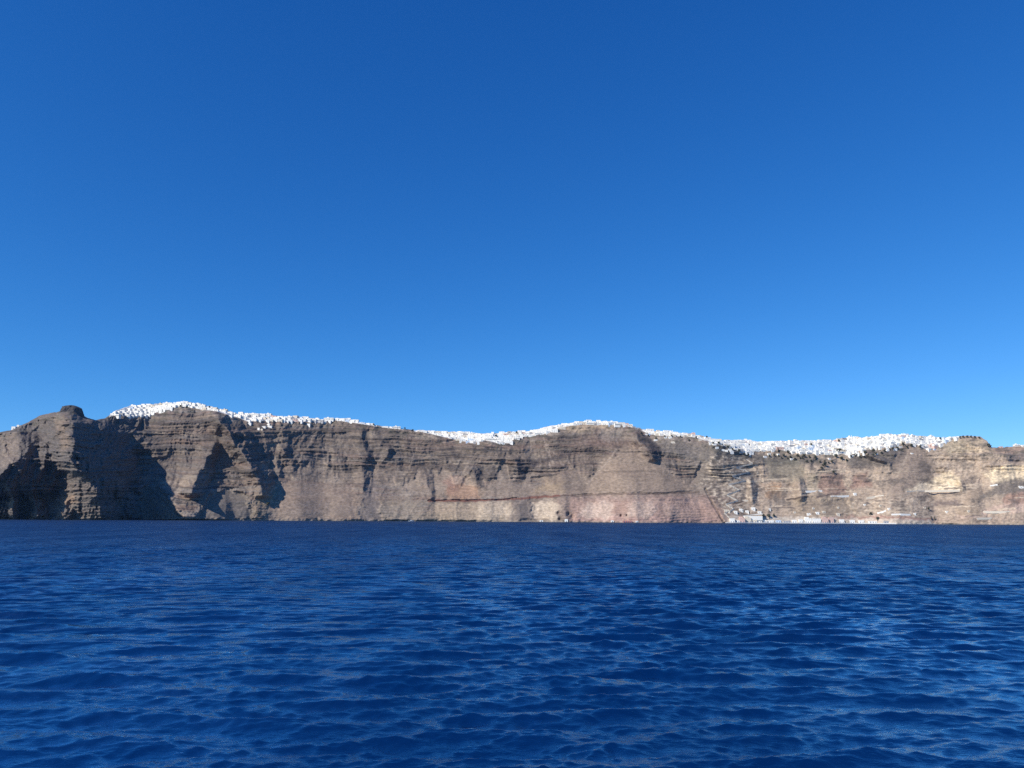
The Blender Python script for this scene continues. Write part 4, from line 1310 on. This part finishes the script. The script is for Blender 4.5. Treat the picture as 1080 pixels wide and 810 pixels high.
def tree(kind, px, py, sc, label, group='dark trees along the town'):
    i = random.randrange(3)
    g = ground(px, py)
    e = bpy.data.objects.new({'round': 'tree', 'cypress': 'cypress_tree', 'umbrella': 'pine_tree', 'shrub': 'shrub'}[kind], None)
    e.location = (g.x, g.y - 1.0, g.z); e.scale = (sc,) * 3; e.rotation_euler = (0, 0, random.uniform(0, 6.28))
    COL.objects.link(e)
    tag(e, label, 'tree' if kind != 'shrub' else 'shrub', group)
    mt, mc = protos[kind][i]
    if (kind, i) in used_proto:
        mt, mc = mt.copy(), mc.copy()
        COL.objects.link(mt); COL.objects.link(mc)
    used_proto.add((kind, i))
    mt.parent = e; mc.parent = e
TR = [
    ('cypress', 820.5, 477, 1.3, 'dark cypress tree at the town edge above the green gully'),
    ('round', 831, 479, 1.5, 'round dark tree right of the cypress above the green gully'),
    ('round', 826.5, 482, 1.2, 'smaller dark tree below the cypress above the green gully'),
    ('round', 841, 482.5, 1.3, 'dark tree between the green gully and the clump of trees'),
    ('round', 848, 483, 1.4, 'dark tree at the left end of the row under the town'),
    ('round', 854, 483.5, 1.2, 'dark tree in the middle of the row under the town'),
    ('round', 860, 484, 1.4, 'dark tree at the right end of the row under the town'),
    ('umbrella', 885.5, 478.5, 1.7, 'broad dark pine reaching up into the white houses'),
    ('round', 882, 483, 1.5, 'dark tree at the left foot of the broad pine'),
    ('round', 888, 485.5, 1.5, 'dark tree at the right foot of the broad pine'),
    ('round', 869.5, 492.5, 1.7, 'large dark bush on the slope below the broad pine'),
    ('round', 866.5, 495.5, 1.2, 'dark bush just below the large one on the slope'),
    ('round', 879, 499.5, 1.1, 'dark bush at the top of the pinkish cliff patch'),
    ('round', 855.5, 470.5, 1.1, 'dark tree amid the white houses left of the broad pine'),
    ('round', 885, 466.5, 1.1, 'dark tree amid the white houses above the broad pine'),
    ('umbrella', 745, 463, 1.0, 'dark tree on the skyline above the zigzag track'),
    ('round', 394, 449.5, 1.0, 'dark tree on the skyline at the notch'),
    ('round', 427, 453.5, .9, 'dark tree on the low rim right of the notch, left of two'),
    ('round', 435, 455.5, 1.0, 'dark tree on the low rim right of the notch, right of two'),
    ('round', 545, 457.5, 1.0, 'dark tree at the start of the climb to the middle summit'),
    ('round', 523, 461, .9, 'dark tree amid the white houses in the deepest hollow'),
    ('round', 1008, 463.2, .9, 'dark tree at the left end of the row along the bluff skyline'),
    ('round', 1012, 462.6, .95, 'second dark tree along the bluff skyline'),
    ('round', 1016, 462.2, 1.0, 'third dark tree along the bluff skyline'),
    ('round', 1020, 462.0, .95, 'fourth dark tree along the bluff skyline'),
    ('round', 1024, 462.2, 1.0, 'fifth dark tree along the bluff skyline'),
    ('round', 1028, 462.4, 1.0, 'sixth dark tree along the bluff skyline'),
    ('round', 1032.5, 463.0, .9, 'dark tree at the right end of the row along the bluff skyline'),
    ('round', 1043.5, 472, 1.5, 'dark tree at the right foot of the tan bluff'),
    ('round', 953, 470.5, 1.3, 'dark tree left of two under the right end of the town'),
    ('round', 961, 471.5, 1.3, 'dark tree right of two under the right end of the town'),
    ('round', 970, 472.5, 1.2, 'dark tree on the spur before the tan bluff'),
    ('round', 903, 481, 1.3, 'dark tree below the hump of houses, leftmost of three'),
    ('round', 912, 479, 1.4, 'dark tree below the hump of houses, middle of three'),
    ('round', 921, 477.5, 1.3, 'dark tree below the hump of houses, rightmost of three'),
    ('umbrella', 992, 465, 1.1, 'dark pine between the last houses and the bluff'),
    ('round', 190.5, 430.5, 1.2, 'dark tree under the top of the first summit'),
    ('round', 196.5, 431.5, 1.1, 'dark tree right of another under the first summit'),
    ('round', 221, 431, .9, 'dark tree on the rim left of the dark ravine'),
    ('round', 805, 546, 1.3, 'dark bush at the port right of the slanting white roof'),
    ('round', 811.5, 546.5, 1.5, 'larger dark bush at the port right of the slanting white roof'),
    ('round', 816, 545.5, 1.1, 'small dark bush at the port, right of three'),
    ('round', 918, 543.5, 1.1, 'dark bush alone on the slope above the white port shed'),
    ('round', 925.5, 549, 1.3, 'dark bush near the water at the right of the port'),
    ('cypress', 982, 548, .9, 'dark narrow tree near the water at the right landing'),
    ('cypress', 986, 548.5, .9, 'second dark narrow tree near the water at the right landing'),
    ('round', 979.5, 538, 1.0, 'dark bush on the slope above the right landing'),
    ('round', 282, 534, 1.5, 'dark bush low in the ravine beside the grey scree'),
]
ORDW = ORD
def bush_row(pts, n, where, sc=1.0):
    q = np.array(pts, float)
    xs = np.linspace(q[0, 0], q[-1, 0], n)
    for i, x_ in enumerate(xs):
        y_ = float(np.interp(x_, q[:, 0], q[:, 1])) + random.uniform(-2.4, 2.4)
        TR.append(('round', x_ + random.uniform(-1, 1), y_, sc * random.uniform(.75, 1.2), f'{ORDW[i]} dark bush from left {where}'))
bush_row([(812, 483), (840, 486), (878, 488)], 16, 'under the town by the green gully')
bush_row([(893, 486), (912, 481), (940, 477), (956, 473)], 15, 'under the hump at the right of town')
bush_row([(752, 467), (770, 475), (790, 481)], 8, 'at the town edge above the zigzag track')
bush_row([(676, 458), (690, 463), (735, 464)], 8, 'at the rim right of the middle summit', 1.1)
for a_ in TR:
    tree(*a_)
for kind in protos:
    for i, (mt, mc) in enumerate(protos[kind]):
        if (kind, i) not in used_proto:
            bpy.data.objects.remove(mt); bpy.data.objects.remove(mc)

# ------------------------------------------------------------------ thin sea air
hm = bpy.data.materials.new('air')
hm.use_nodes = True
t = hm.node_tree
for n in list(t.nodes):
    if n.type != 'OUTPUT_MATERIAL':
        t.nodes.remove(n)
pv = t.nodes.new('ShaderNodeVolumePrincipled')
pv.inputs['Color'].default_value = (.28, .55, 1, 1)
pv.inputs['Density'].default_value = 1.5e-5
pv.inputs['Anisotropy'].default_value = 0.1
t.links.new(pv.outputs[0], t.nodes['Material Output'].inputs['Volume'])
mb = MB(); mb.box(-9600, 9600, -9600, 9600, -40, 420)
tag(mb.build('haze', [hm]), kind='stuff')
